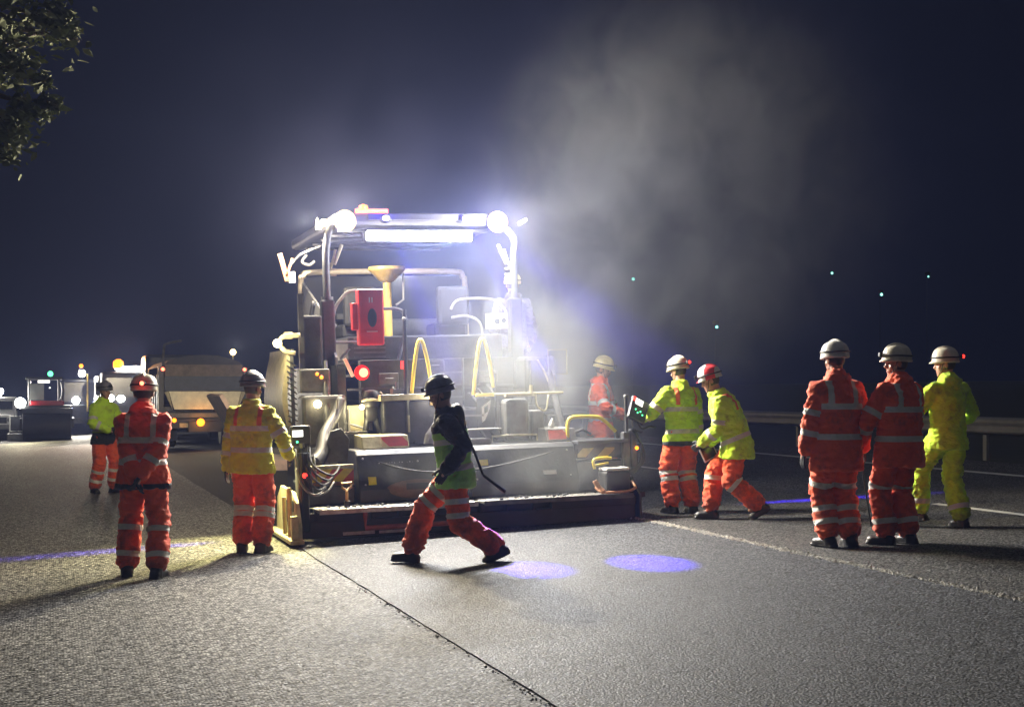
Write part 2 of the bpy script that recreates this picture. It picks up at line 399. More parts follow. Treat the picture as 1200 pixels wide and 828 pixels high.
for i, (c, r) in enumerate(tips):
    a = Vector((.12, .05, 2.9 + .18 * i)); b = c - R_
    mid = (a + b) / 2 + Vector((random.uniform(-.2, .2), random.uniform(-.2, .2), .35))
    tube(bm, curve([a, mid, b], 6), [.075 - .005 * k for k in range(13)], 6)
obj('trunk', bm, M['bark'], tr, smooth=True)
cl = [(c - R_, r) for c, r in tips]
for _ in range(26):
    cl.append((Vector((random.uniform(-2.6, 2.4), random.uniform(-2.4, 2.4), random.uniform(4.0, 7.6))), random.uniform(.6, 1.0)))
bm = new_bm()
leaf_cloud(bm, cl[:16], 3600, .06); leaf_cloud(bm, cl[16:], 5000, .08)
obj('crown', bm, M['leaf'], tr)

# ------------------------------------------------------------------ vehicles ahead of the paver
def wheel(parent, x, y, r, w):
    bm = new_bm(); pr = [(r * .55, -w / 2), (r * .93, -w / 2), (r, -w * .38), (r, w * .38), (r * .93, w / 2), (r * .55, w / 2)]
    lathe(bm, pr, (0, 0, 0), 28, (1, 0, 0)); t = obj('tyre', bm, M['rubber'], None, smooth='auto')
    bm = new_bm(); lathe(bm, [(.02, -w * .42), (r * .5, -w * .3), (r * .58, -w * .48), (r * .58, w * .48), (r * .5, w * .3), (.02, w * .42)], (0, 0, 0), 24, (1, 0, 0))
    rim = obj('rim', bm, M['steel'], None, smooth='auto')
    wh = bpy.data.objects.new('wheel', None); COL.objects.link(wh); wh.parent = parent; wh.location = (x, y, r)
    t.parent = wh; rim.parent = wh
    return wh
# tipper truck, rear towards us
T = thing('tipper_truck', (4.17, 41.0, gz(4.17)), 'dark tipper truck seen from behind with pale tailgate chute and amber lights', 'truck')
bm = new_bm()
box(bm, -1.0, 1.0, .1, 7.6, .75, 1.0); box(bm, -.45, .45, -.1, .2, .45, .75); box(bm, -1.15, 1.15, -.02, .12, .55, .82)
obj('chassis', bm, M['black'], T, bevel=.01)
bm = new_bm()
box(bm, -1.2, 1.2, .25, 6.2, 1.0, 1.16); box(bm, -1.2, -1.12, .25, 6.2, 1.16, 2.05); box(bm, 1.12, 1.2, .25, 6.2, 1.16, 2.05); box(bm, -1.12, 1.12, 6.1, 6.2, 1.16, 2.3)
for k in range(7):
    for s in (-1, 1): box(bm, s * 1.2, s * 1.26, .4 + k * .9, .5 + k * .9, 1.0, 2.05)
box(bm, -1.24, -1.08, .17, .30, .98, 2.26); box(bm, 1.08, 1.24, .17, .30, .98, 2.26)
obj('tipper_body', bm, M['dark'], T, bevel=.012)
bm = new_bm(); box(bm, -1.08, 1.08, .08, .16, 1.62, 2.0); box(bm, -1.08, 1.08, .05, .085, 1.60, 1.72); box(bm, -1.08, 1.08, .05, .085, 1.93, 2.0)
obj('tailgate', bm, mat('tailgate_blue_grey', (.05, .06, .085), .5, .1, .3, 4), T)
bm = new_bm(); box(bm, -1.06, 1.06, .10, .15, 2.0, 2.32); box(bm, -.35, -.30, .07, .11, 2.0, 2.32); box(bm, .6, .66, .07, .11, 2.0, 2.32); obj('upper_gate', bm, mat('brown_board', (.22, .17, .13), .7, 0, .3, 6, .2), T)
bm = new_bm()
prism(bm, [(-.98, 1.58), (.98, 1.58), (.86, 1.08), (-.84, 1.08)], -.22, -.20); obj('chute', bm, mat('chute_plate', (.78, .74, .55), .45, .1, .25, 4), T)
for s in (-1, 1):
    bm = new_bm(); prism(bm, [(s * .99, 1.58), (s * 1.1, 1.55), (s * .88, 1.08)], -.24, -.05); obj('chute_cheek', bm, M['cream'], T)
bm = new_bm(); g = []
for i in range(9):
    row = []
    for j in range(13):
        x = -1.16 + 2.32 * j / 12; row.append(bm.verts.new((x, .28 + 5.9 * i / 8, 2.06 + .24 + .30 * math.cos(x / 1.16 * PI / 2) ** .7 if abs(x) < 1.15 else 2.06 + .2)))
    g.append(row)
for i in range(8):
    for j in range(12): bm.faces.new((g[i][j], g[i][j + 1], g[i + 1][j + 1], g[i + 1][j]))
bm.faces.new([v for v in g[0]] )
obj('load_sheet', bm, mat('grey_load_sheet', (.07, .068, .066), .8, 0, .3, 3, .5, 12), T)
bm = new_bm(); tube(bm, curve([(-1.1, .3, 2.2), (-1.08, .3, 2.75), (-1.0, .35, 2.9), (-.58, .6, 3.0)], 4), .035, 8); obj('sheet_arm', bm, M['mid'], T, smooth=True)
bm = new_bm(); box(bm, -1.1, 1.1, -.03, .03, .86, .98); obj('bumper_bar', bm, M['mid'], T)
for s in (-1, 1):
    for k in range(2): wheel(T, s * .95, 1.2 + k * 1.35, .5, .5)
    wheel(T, s * 1.0, 7.0, .5, .3)
    bm = new_bm(); ball(bm, (s * 1.12, .12, 2.19), .05, 12); obj('marker_light', bm, M['e_redhot'], T)
    bm = new_bm(); box(bm, s * .7, s * 1.2, .5, .53, .2, .9); obj('mudflap', bm, M['rubber'], T)
bm = new_bm(); lathe(bm, [(.01, -.04), (.10, -.04), (.11, 0), (.07, .04), (.01, .05)], (-.12, -.16, .72), 20, (0, -1, 0)); obj('amber_lamp', bm, M['e_amber'], T)
bm = new_bm(); lathe(bm, [(.01, -.04), (.055, -.04), (.06, 0), (.01, .04)], (-.83, -.1, .78), 16, (0, -1, 0)); obj('tail_light', bm, M['e_amber'], T)
bm = new_bm(); box(bm, -.68, -.42, -.04, -.035, .58, .7); obj('number_plate', bm, M['cream'], T)
bm = new_bm(); box(bm, -1.2, 1.2, 6.4, 8.4, .75, 2.75, bev=.1); obj('cab', bm, M['dark'], T)
bm = new_bm(); tube(bm, [(.82, .32, 2.2), (.82, .32, 2.62)], .02, 8); obj('lamp_post', bm, M['cream'], T)
bm = new_bm(); ball(bm, (.82, .3, 2.68), .085, 14); obj('work_lamp', bm, emat('work_lamp_warm', (1, .74, .30), 9), T)
tw = Vector((4.17, 41, gz(4.17)))
lamp('SPOT', 'truck_work_light', tw + Vector((.82, -.1, 2.75)), 900, (1, .8, .45), size=.06, target=(1.5, 10, 1.5), spot_size=math.radians(150), spot_blend=.3)
lamp('POINT', 'truck_amber_light', tw + Vector((-.12, -.42, .72)), 16, (1, .35, .05), size=.06)

# road roller
Rr = thing('road_roller', (.0, 54.8, 0), 'dark tandem road roller with a green beacon on its roof, far left on the road', 'roller')
bm = new_bm(); lathe(bm, [(.05, -.84), (.50, -.84), (.55, -.82), (.55, .82), (.50, .84), (.05, .84)], (0, .55, .55), 40, (1, 0, 0)); obj('drum', bm, M['black'], Rr, smooth='auto')
bm = new_bm(); lathe(bm, [(.05, -.84), (.50, -.84), (.55, -.82), (.55, .82), (.50, .84), (.05, .84)], (0, 3.6, .55), 40, (1, 0, 0)); obj('drum', bm, M['black'], Rr, smooth='auto')
bm = new_bm(); box(bm, -.94, -.84, .3, 4, .45, .8); box(bm, .84, .94, .3, 4, .45, .8); box(bm, -.9, .9, .9, 3.4, .75, 1.25); box(bm, -.9, .9, .15, .9, .98, 1.16); obj('frame', bm, M['dark'], Rr, bevel=.02)
bm = new_bm(); box(bm, -.6, .6, 1.0, 1.8, 1.25, 1.42); obj('hood', bm, M['red'], Rr, bevel=.04)
bm = new_bm()
for x in (-.62, .42):
    for y in (1.5, 2.8): tube(bm, [(x, y, 1.2), (x, y, 2.2)], .045, 8)
obj('roll_bar', bm, M['mid'], Rr)
bm = new_bm(); box(bm, -.75, .55, 1.35, 2.95, 2.2, 2.3, bev=.03); obj('canopy', bm, M['dark'], Rr)
bm = new_bm(); box(bm, -.6, -.1, 1.46, 1.49, 1.45, 2.05); obj('screen', bm, mat('lit_glass', (.12, .13, .125), .2, 0, .2, 3), Rr)
bm = new_bm(); tube(bm, curve([(.52, 1.4, 2.1), (.56, 1.3, 1.8), (.5, 1.3, 1.45)], 5), .05, 8); obj('grab_rail', bm, M['light'], Rr)
bm = new_bm(); ball(bm, (.12, 1.6, 2.42), .1, 14); obj('beacon', bm, M['e_green'], Rr)
bm = new_bm(); ball(bm, (.1, .9, 1.9), .03, 8); box(bm, -.32, .1, 1.3, 1.34, 2.08, 2.18); obj('light_strip', bm, M['e_screen'], Rr)
bm = new_bm(); lathe(bm, [(.01, -.05), (.18, -.05), (.19, 0), (.01, .04)], (-.92, .8, 1.35), 18, (0, -1, 0)); obj('headlamp', bm, M['e_veh'], Rr)
lamp('SPOT', 'roller_lamp', (-.92, 54.6, 1.38), 900, (1, .88, .55), size=.1, target=(1.5, 10, 1.5), spot_size=math.radians(150), spot_blend=.3)

# lorry with white work lamps behind the roller
L = thing('flatbed_lorry', (1.45, 60.5, gz(1.45)), 'low lorry with glaring white work lamps just right of the far road roller', 'lorry')
bm = new_bm(); box(bm, -.95, .95, 0, 2.0, .55, 1.2, bev=.06); box(bm, -.9, .9, .25, 2.0, 1.2, 2.2, bev=.1); obj('cab', bm, M['dark'], L)
bm = new_bm(); box(bm, -.8, .8, .22, .26, 1.3, 2.05); obj('windscreen', bm, M['glass'], L)
bm = new_bm(); box(bm, -1.1, 1.1, 2.1, 7, .9, 1.05); box(bm, -.4, .4, 1, 7, .6, .9); obj('flatbed', bm, M['dark'], L)
bm = new_bm(); box(bm, -1.0, 1.4, -.12, 0, .42, .66); obj('bumper', bm, M['mid'], L)
for s in (-1, 1):
    wheel(L, s * .9, .9, .42, .28); wheel(L, s * .9, 5.8, .42, .3)
for i, (x, z, r, mm) in enumerate([(-.12, 2.42, .14, 'e_veh'), (-.35, 1.35, .15, 'e_veh'), (.75, 1.42, .11, 'e_veh'), (-.15, 2.72, .08, 'e_amber')]):
    bm = new_bm(); ball(bm, (x, -.08, z), r, 14, (1, .6, 1)); obj('work_lamp' if i < 3 else 'beacon', bm, M[mm], L)
bm = new_bm(); tube(bm, [(.1, -.02, .9), (.1, -.02, 2.4)], .03, 8); obj('lamp_mast', bm, M['brass'], L)
lamp('SPOT', 'lorry_lamp', (1.3, 59.2, 2.4), 1300, (1, .9, .75), size=.15, target=(1.5, 10, 1.5), spot_size=math.radians(150), spot_blend=.3)
lamp('SPOT', 'lorry_lamp', (1.1, 59.2, 1.35), 900, (1, .96, .85), size=.15, target=(1.5, 10, 1.5), spot_size=math.radians(150), spot_blend=.3)

# pick-up at the left edge
Pk = thing('pickup_truck', (-2.05, 58.2, -.09), 'white pickup truck with a lit headlamp, cut by the left edge of the photo', 'pickup')
bm = new_bm()
prism_x(bm, [(0, .45), (0, .95), (1.2, 1.05), (1.9, 1.62), (3.4, 1.65), (3.6, 1.05), (5.2, 1.05), (5.2, .45)], -.9, .9); obj('body', bm, M['white'], Pk, bevel=.05)
bm = new_bm(); box(bm, -.78, .78, 1.38, 1.42, 1.1, 1.55, rot=(math.radians(-50), 0, 0)); obj('windscreen', bm, M['glass'], Pk)
bm = new_bm(); box(bm, .9, .91, 2.0, 3.3, 1.1, 1.55); obj('side_window', bm, M['glass'], Pk)
bm = new_bm(); box(bm, -.92, .92, -.1, .05, .42, .6, bev=.03); obj('bumper', bm, M['light'], Pk)
bm = new_bm(); box(bm, -.6, .6, -.015, .0, .65, .88); obj('grille', bm, M['black'], Pk)
for s in (-1, 1):
    wheel(Pk, s * .82, .9, .37, .24); wheel(Pk, s * .82, 4.2, .37, .24)
    bm = new_bm(); ball(bm, (s * .74, -.02, .78), .09, 12, (1.4, .5, 1)); obj('headlamp', bm, M['e_veh'] if s < 0 else M['light'], Pk)
bm = new_bm(); ball(bm, (.3, 2.2, 1.86), .13, 12, (1, .7, 1)); tube(bm, [(.3, 2.2, 1.6), (.3, 2.2, 1.8)], .03, 8); obj('roof_lamp', bm, M['e_veh'], Pk)
bm = new_bm(); ball(bm, (.62, 1.9, 1.2), .06, 10); obj('indicator', bm, M['e_amber'], Pk)
lamp('SPOT', 'pickup_lamp', (-1.7, 57.6, 1.75), 500, (1, .95, .85), size=.12, target=(1.5, 10, 1.5), spot_size=math.radians(150), spot_blend=.3)
# traffic barrier boards beside the pickup
Bd = thing('plastic_barrier', (-1.0, 56.4, -.05), 'white framed dark barrier board standing between the pickup and the road roller', 'barrier')
bm = new_bm(); tube(bm, [(-.3, 0, .35), (-.3, 0, .92), (.28, 0, .92), (.22, 0, .35)], .035, 8, True); obj('frame', bm, M['white'], Bd)
bm = new_bm(); box(bm, -.27, .22, -.01, .01, .4, .88); obj('board', bm, M['dark'], Bd)
bm = new_bm(); box(bm, -.4, .3, -.12, .12, 0, .28, bev=.04); obj('foot', bm, M['light'], Bd)

# service lorry facing us with an amber roof beacon
V = thing('service_lorry', (2.75, 50.5, gz(2.75)), 'service lorry with amber roof beacon and glaring headlamps behind the left orange worker', 'lorry')
bm = new_bm(); box(bm, -1.0, 1.0, 0, 1.9, .5, 2.3, bev=.08); obj('cab', bm, M['dark'], V)
bm = new_bm(); box(bm, -.85, .85, -.02, .01, 1.45, 2.1); obj('windscreen', bm, M['glass'], V)
bm = new_bm(); box(bm, -1.05, 1.05, 2.0, 6.5, .8, 2.2, bev=.03); obj('cargo_body', bm, M['dark'], V)
bm = new_bm(); box(bm, -1.0, 1.0, -.1, 0, .45, .7, bev=.02); obj('bumper', bm, M['black'], V)
for s in (-1, 1):
    wheel(V, s * .9, 1.0, .45, .28); wheel(V, s * .9, 5.2, .45, .3)
    bm = new_bm(); box(bm, s * 1.05, s * 1.2, .0, .08, 1.5, 1.95, bev=.02); obj('mirror', bm, M['black'], V)
bm = new_bm(); box(bm, -.55, .7, .2, .35, 2.36, 2.5, bev=.03); obj('light_bar', bm, M['e_veh'], V)
bm = new_bm(); lathe(bm, [(.14, 0), (.17, .06), (.17, .22), (.08, .30), (.01, .31)], (-.45, .3, 2.42), 16); obj('beacon', bm, M['e_amber'], V)
for x, z in ((-.72, 1.42), (-.38, 1.40), (.72, 1.42)):
    bm = new_bm(); ball(bm, (x, -.03, z), .13, 14, (1, .5, .9)); obj('headlamp', bm, M['e_veh'], V)
lamp('SPOT', 'service_lamp', (2.9, 49.8, 2.65), 800, (1, .9, .75), size=.12, target=(1.5, 10, 1.5), spot_size=math.radians(150), spot_blend=.3)
lamp('SPOT', 'service_beacon', (2.25, 50.0, 2.85), 800, (1, .35, .05), size=.12, target=(1.5, 10, 1.5), spot_size=math.radians(150), spot_blend=.3)
lamp('SPOT', 'service_headlamp', (2.2, 49.8, 1.5), 900, (1, .95, .85), size=.12, target=(1.5, 10, 1.5), spot_size=math.radians(150), spot_blend=.3)
# ------------------------------------------------------------------ the asphalt paver (local axes: x right, y forward, z up; origin under the middle of the screed's rear edge)
PX, PY = 4.55, 15.5
P = thing('asphalt_paver', (PX, PY, gz(PX)), 'large grey asphalt paver under a lamp lit canopy, laying the fresh lane', 'paver')
P.rotation_euler = (0, -.03, 0)
def pw(x, y, z): return Vector((PX + x * math.cos(.03) - z * math.sin(.03), PY + y, gz(PX) + z + x * .03))
# --- screed
bm = new_bm()
box(bm, -1.95, 1.93, .02, .62, .02, .20, bev=.012); box(bm, -1.9, 1.9, .10, .62, .20, .34, bev=.01); box(bm, -1.93, -1.2, .0, .3, .20, .29); box(bm, .9, 1.93, .0, .3, .2, .29)
box(bm, 1.93, 2.10, .12, .3, .26, .33, bev=.01); box(bm, 1.93, 2.0, .1, .5, .1, .25)
for k in range(12): box(bm, -1.8 + k * .31, -1.77 + k * .31, .0, .11, .2, .33)
obj('screed_plate', bm, M['black'], P)
bm = new_bm()
prism_x(bm, [(.14, .36), (.14, .50), (.30, .88), (.36, .93), (1.0, .93), (1.0, .36)], -1.27, -.02); prism_x(bm, [(.14, .36), (.14, .50), (.30, .88), (.36, .93), (1.0, .93), (1.0, .36)], .0, 1.30)
hood = obj('screed_hood', bm, M['hood'], P, bevel=.015)
bm = new_bm()
for k in range(14): ball(bm, (-1.02 + k * .029, .265, .785 + .004 * math.sin(k * 1.7)), .006 + .002 * (k % 3 == 0), 8)
ball(bm, (-.58, .265, .79), .012, 8)
for sx_ in (-1.2, -.1, .08, 1.2):
    for zz in (.56, .84): ball(bm, (sx_, .14 + (zz - .5) * .42, zz), .012, 8, (1, .5, 1))
obj('bolt', bm, M['steel'], hood).name = 'rivet_row'
bm = new_bm(); ball(bm, (-.62, .15, .49), .2, 20, (1.8, .12, .55)); obj('hood_reflection', bm, mat('reflection_tone', (.10, .055, .04), .55, .1, .4, 9), P, smooth=True)  # orange-brown ellipse on the hood, coloured in place of a reflection
bm = new_bm(); box(bm, -.75, -.5, .118, .128, .49, .56); obj('hood_slot', bm, M['black'], P)
# walkways
for (a, b, nm) in ((-1.8, -.05, 0), (.02, 1.78, 1)):
    bm = new_bm(); box(bm, a, b, -.28, .12, .315, .345, bev=.006)
    for k in range(int((b - a) / .07)): box(bm, a + .03 + k * .07, a + .05 + k * .07, -.26, .1, .346, .352)
    w = obj('walkway', bm, M['grate'], P)
    bm = new_bm(); box(bm, a, b, -.30, -.282, .30, .352, bev=.004); obj('edge_trim', bm, M['steel'] if nm == 0 else M['mid'], w)
bm = new_bm(); tube(bm, [(-1.30, -.25, .30), (-1.30, -.25, .13), (-.2, -.25, .13), (-.2, -.25, .30)], .028, 8); obj('step_rail', bm, M['redbrown'], P)
bm = new_bm(); box(bm, -1.5, -1.15, -.012, .0, .04, .075); box(bm, -1.1, -.75, -.012, .0, .04, .07); obj('scraper_blade', bm, M['steel'], P)
# left extension
bm = new_bm(); box(bm, -1.84, -1.29, .26, .9, .35, .56, bev=.02); box(bm, -1.88, -1.29, .4, .9, .58, .60); obj('extension_left', bm, M['dark'], P).name = 'screed_extension'
bm = new_bm(); box(bm, -1.86, -1.29, .35, .39, .60, .74, bev=.004); obj('chevron_board', bm, M['chev'], P)
bm = new_bm(); box(bm, -1.86, -1.29, .33, .42, .742, .785, bev=.006); obj('board_cap', bm, M['cream'], P)
bm = new_bm(); box(bm, -1.84, -1.29, .345, .375, .44, .595, bev=.004); obj('warning_plate', bm, mat('faded_orange', (.40, .20, .12), .55, 0, .3, 6), P)
# right extension
bm = new_bm(); box(bm, 1.31, 1.92, .26, .9, .35, .70, bev=.02); box(bm, 1.31, 1.95, .2, .9, .90, .94, bev=.01); box(bm, 1.31, 1.9, .32, .9, .72, .9, bev=.01); obj('screed_extension', bm, M['dark'], P)
bm = new_bm(); box(bm, 1.34, 1.80, .30, .315, .745, .85, bev=.003); obj('chevron_board', bm, stripes('dim_chevron', (.55, .43, .12), (.04, .04, .045), 3.6, (1, 0, -1)), P)
# yellow hoop rail
bm = new_bm(); tube(bm, curve([(1.30, .5, .93), (1.30, .5, 1.12), (1.36, .5, 1.205), (1.62, .5, 1.205), (1.74, .5, 1.17), (1.9, .5, 1.02)], 6), .022, 10); obj('hand_rail', bm, M['yellow'], P, smooth=True)
bm = new_bm(); tube(bm, [(1.9, .5, 1.02), (1.93, .5, .93)], .02, 8); obj('rail_foot', bm, M['mid'], P)
bm = new_bm(); tube(bm, [(1.33, .55, 1.0), (1.5, .55, 1.06), (1.62, .6, 1.0)], .016, 8); obj('bent_tube', bm, M['mid'], P)
# deck cabinets with red and white boards
bm = new_bm(); prism_x(bm, [(.46, .935), (.54, 1.08), (.98, 1.09), (.98, .935)], -1.15, -.62); obj('deck_box', bm, M['cream'], P, bevel=.008)
bm = new_bm(); box(bm, -.94, -.64, .462, .472, .955, 1.07, rot=(math.radians(-28), 0, 0)); obj('warning_board', bm, stripes('red_ochre', (.62, .08, .08), (.60, .45, .22), 1.9, (1, 0, .9)), P)
bm = new_bm(); prism_x(bm, [(.46, .935), (.54, 1.08), (.98, 1.09), (.98, .935)], 1.03, 1.40); obj('deck_box', bm, M['light'], P, bevel=.008)
bm = new_bm(); box(bm, 1.05, 1.26, .462, .472, .955, 1.07, rot=(math.radians(-28), 0, 0)); obj('warning_board', bm, stripes('red_cream', (.62, .10, .08), (.60, .50, .36), 1.6, (1, 0, .9)), P)
# tanks and cabinets behind the hood
bm = new_bm(); box(bm, -.80, -.12, .95, 1.28, .94, 1.46, bev=.03); obj('tank', bm, M['dark'], P)
bm = new_bm(); box(bm, -.84, -.1, .9, 1.3, 1.465, 1.535, bev=.01); obj('tank_shelf', bm, M['cream'], P)
bm = new_bm(); box(bm, -.68, -.5, .95, 1.1, 1.54, 1.60); tube(bm, [(-.62, 1, 1.6), (-.62, 1, 1.68)], .02); obj('valve_block', bm, M['light'], P)
bm = new_bm(); tube(bm, [(-.2, .95, 1.40), (-.2, .95, 1.62)], .05, 12); box(bm, -.27, -.12, .9, 1.0, 1.62, 1.65); obj('filler_neck', bm, M['brass'], P)
bm = new_bm(); ball(bm, (-.17, .85, 1.49), .045, 12); obj('work_lamp', bm, M['e_halo2'], P)
bm = new_bm(); box(bm, .62, .92, .75, 1.0, .94, 1.44, bev=.05); box(bm, .95, 1.12, .8, 1.05, .94, 1.3, bev=.03); obj('cabinet', bm, M['mid'], P)
bm = new_bm(); tube(bm, [(.5, .8, 1.50), (1.36, .8, 1.50)], .014, 8); box(bm, .62, .98, .72, .8, 1.47, 1.5); tube(bm, [(.96, .8, 1.5), (.96, .8, 1.6)], .02); tube(bm, curve([(1.0, .76, 1.5), (1.0, .7, 1.35), (1.1, .7, 1.3), (1.16, .76, 1.48)], 5), .012, 6); obj('cross_tube', bm, M['cream'], P)
bm = new_bm(); tube(bm, [(1.16, .75, .95), (1.18, .74, 1.12), (1.2, .74, 1.2)], [.035, .035, .012], 10); obj('bottle', bm, M['white'], P).name = 'spray_can'
bm = new_bm(); tube(bm, [(-.33, .7, .95), (-.31, .72, 1.05), (-.25, .74, 1.17)], [.07, .06, .03], 10); obj('lamp_shade', bm, M['light'], P)
bm = new_bm(); tube(bm, [(-.62, .46, 1.11), (-.62, .46, 1.3)], .012, 6); obj('level_gauge', bm, M['cream'], P)
bm = new_bm(); box(bm, .05, .36, .5, .75, .935, 1.0, bev=.01); box(bm, .1, .5, .5, .7, 1.10, 1.115); box(bm, -.05, .4, .9, .93, 1.25, 1.27); obj('shelf', bm, M['light'], P)
# yellow A-shaped grab handles
for (xc, nm) in ((-.30, 0), (.46, 1)):
    bm = new_bm(); tube(bm, curve([(xc - .14, 1.05, 1.50), (xc - .085, 1.08, 1.85), (xc - .035, 1.1, 2.10), (xc, 1.1, 2.165), (xc + .035, 1.1, 2.12), (xc + .08, 1.08, 1.9), (xc + .115, 1.05, 1.58)], 5), .023, 10)
    obj('grab_handle', bm, M['yellow'], P, smooth=True)
bm = new_bm(); box(bm, .33, .56, .98, 1.02, 1.475, 1.515, bev=.008); obj('yellow_bar', bm, M['yellow'], P)
bm = new_bm(); box(bm, .34, .56, 1.0, 1.02, 1.1, 1.46, bev=.01); tube(bm, [(.585, 1.0, 1.1), (.585, 1.0, 1.75)], .014, 6); box(bm, .38, .62, .98, 1.0, 1.08, 1.1); obj('side_plate', bm, M['black'], P)
bm = new_bm(); prism(bm, [(.40, 1.17), (.44, 1.20), (.50, 1.33), (.52, 1.44), (.40, 1.36)], .990, .996); obj('warning_sticker', bm, M['white'], P)
bm = new_bm(); prism(bm, [(.43, 1.27), (.47, 1.30), (.48, 1.38), (.43, 1.35)], .984, .988); obj('sticker_mark', bm, M['black'], P)
# --- tractor
bm = new_bm()
box(bm, -1.2, 1.2, 1.3, 5.5, .45, 1.35, bev=.03)
box(bm, -.95, .95, 1.45, 1.6, 1.35, 1.95, bev=.01)
for k in range(4): box(bm, -.95, .95, 1.42 + .35 * k, 2.3 + .3 * k, 1.58 + k * .17, 1.62 + k * .17, bev=.01)
box(bm, -.98, 1.0, 2.0, 5.4, 1.95, 2.25, bev=.02)
box(bm, -1.25, -1.15, 1.35, 5.4, 1.3, 1.9); box(bm, 1.15, 1.25, 1.35, 5.4, 1.3, 1.9)
obj('tractor_body', bm, M['dark'], P)
bm = new_bm()
for k in range(5): box(bm, -.98, -.60, 1.62, 1.64, 1.98 + k * .055, 2.0 + k * .055)
obj('louvre', bm, M['mid'], P)
bm = new_bm()
for s in (-1, 1):
    pts = [(1.5, .45), (1.55, .1), (1.9, .02), (5.1, .02), (5.5, .2), (5.5, .6), (5.1, .8), (1.9, .8)]
    prism_x(bm, pts, s * 1.22, s * .9)
    for k in range(16): box(bm, s * .88, s * 1.24, 1.85 + k * .2, 1.95 + k * .2, -.005, .03)
obj('crawler_track', bm, M['rubber'], P)
bm = new_bm()
prism(bm, [(-1.6, .55), (-2.15, 1.55), (-2.1, 1.58), (-1.5, .6)], 5.6, 7.4); prism(bm, [(1.6, .55), (1.85, 1.35), (1.8, 1.38), (1.5, .6)], 5.6, 7.4); box(bm, -1.6, 1.6, 5.5, 7.4, .45, .6)
obj('hopper', bm, mat('pale_red_wing', (.55, .40, .34), .5, 0, .3, 5), P)
# side body, left: shields and warm lamp
bm = new_bm(); box(bm, -1.70, -1.18, 1.18, 1.55, .95, 1.55, bev=.04); obj('side_cabinet', bm, M['mid'], P)
bm = new_bm(); tube(bm, curve([(-1.26, 1.12, 1.5), (-1.36, 1.0, 1.30), (-1.52, .8, 1.1), (-1.60, .6, .9), (-1.70, .5, .80)], 6), [.05 + .002 * i for i in range(25)], 10); obj('hose_shield', bm, M['black'], P, smooth=True)
bm = new_bm(); prism(bm, [(-1.62, .80), (-1.30, .80), (-1.27, 1.05), (-1.36, 1.18), (-1.48, 1.15)], .62, .66); obj('side_shield', bm, M['mid'], P, bevel=.01)
bm = new_bm(); ball(bm, (-1.53, 1.14, 1.45), .045, 14, (1, .6, 1)); wl_ = obj('side_work_lamp', bm, M['e_halo2'], P)
bm = new_bm(); box(bm, -1.70, -1.34, 1.3, 1.5, 1.58, 1.86, bev=.02); obj('lamp_box', bm, M['mid'], P)
bm = new_bm(); ball(bm, (-1.50, 1.28, 1.80), .02, 8); ball(bm, (-1.45, 1.28, 1.76), .022, 8); obj('amber_indicator', bm, M['e_amber'], P)
bm = new_bm(); box(bm, -1.62, -1.36, 1.6, 1.75, 1.86, 2.5, bev=.03); box(bm, -1.66, -1.60, 1.5, 1.58, 1.6, 2.75); obj('side_column', bm, M['dark'], P)
# curved side fender with ribs, lit from the lamp on top
bm = new_bm(); pth = curve([(-1.76, 1.5, 2.10), (-1.77, 1.5, 2.02), (-1.82, 1.5, 1.80), (-1.85, 1.5, 1.5), (-1.82, 1.5, 1.28), (-1.77, 1.5, 1.12)], 6)
for a, b in zip(pth, pth[1:]):
    A = [bm.verts.new((a.x + dx, a.y + dy, a.z)) for dx, dy in ((-.03, 0), (.03, 0))]; B = [bm.verts.new((b.x + dx, b.y + dy, b.z)) for dx, dy in ((-.03, 0), (.03, 0))]
    A2 = [bm.verts.new((v.co.x, 3.0, v.co.z)) for v in A]; B2 = [bm.verts.new((v.co.x, 3.0, v.co.z)) for v in B]
    bm.faces.new((A[0], A[1], B[1], B[0])); bm.faces.new((A[0], B[0], B2[0], A2[0])); bm.faces.new((A[1], A2[1], B2[1], B[1]))
fd = obj('side_fender', bm, M['cream'], P)
bm = new_bm()
for k in range(13): box(bm, -1.83, -1.70, 1.47, 1.5, 1.15 + k * .065, 1.165 + k * .065, rot=(0, math.radians(35), 0))
box(bm, -1.78, -1.74, 1.47, 1.5, 1.1, 2.1); obj('fender_grille', bm, M['mid'], P)
bm = new_bm(); tube(bm, curve([(-1.66, 1.45, 2.26), (-1.84, 1.45, 2.25), (-1.90, 1.45, 2.18), (-1.84, 1.45, 2.08), (-1.72, 1.45, 2.05)], 5), .028, 10); box(bm, -1.84, -1.74, 1.45, 1.5, 2.22, 2.30, bev=.01); obj('lamp_bracket', bm, M['cream'], P, smooth=True)
bm = new_bm(); ball(bm, (-1.93, 1.42, 2.17), .05, 14); obj('side_lamp', bm, M['e_halo2'], P)
# tail lamp, short white bar, dark mast, hydraulic motor
bm = new_bm(); lathe(bm, [(.01, 0), (.085, 0), (.09, .05), (.05, .06), (.01, .06)], (-.98, 1.28, 1.8), 20, (0, -1, 0)); tl = obj('tail_lamp', bm, M['red'], P, smooth='auto')
bm = new_bm(); ball(bm, (-.965, 1.21, 1.8), .055, 14, (1, .4, 1)); obj('bulb', bm, M['e_redhot'], tl)
bm = new_bm(); box(bm, -1.145, -1.11, 1.25, 1.3, 1.75, 1.98, rot=(0, math.radians(-24), 0)); obj('white_bar', bm, M['white'], P)
bm = new_bm(); tube(bm, [(-.52, .95, .95), (-.52, .95, 2.52)], .024, 8); tube(bm, [(-.52, .95, 1.45), (-.52, .95, 1.55)], .035, 8); mast = obj('mast', bm, M['dark'], P)
bm = new_bm(); box(bm, -.575, -.55, .93, .96, 1.83, 1.92); obj('red_marker', bm, M['e_red'], mast)
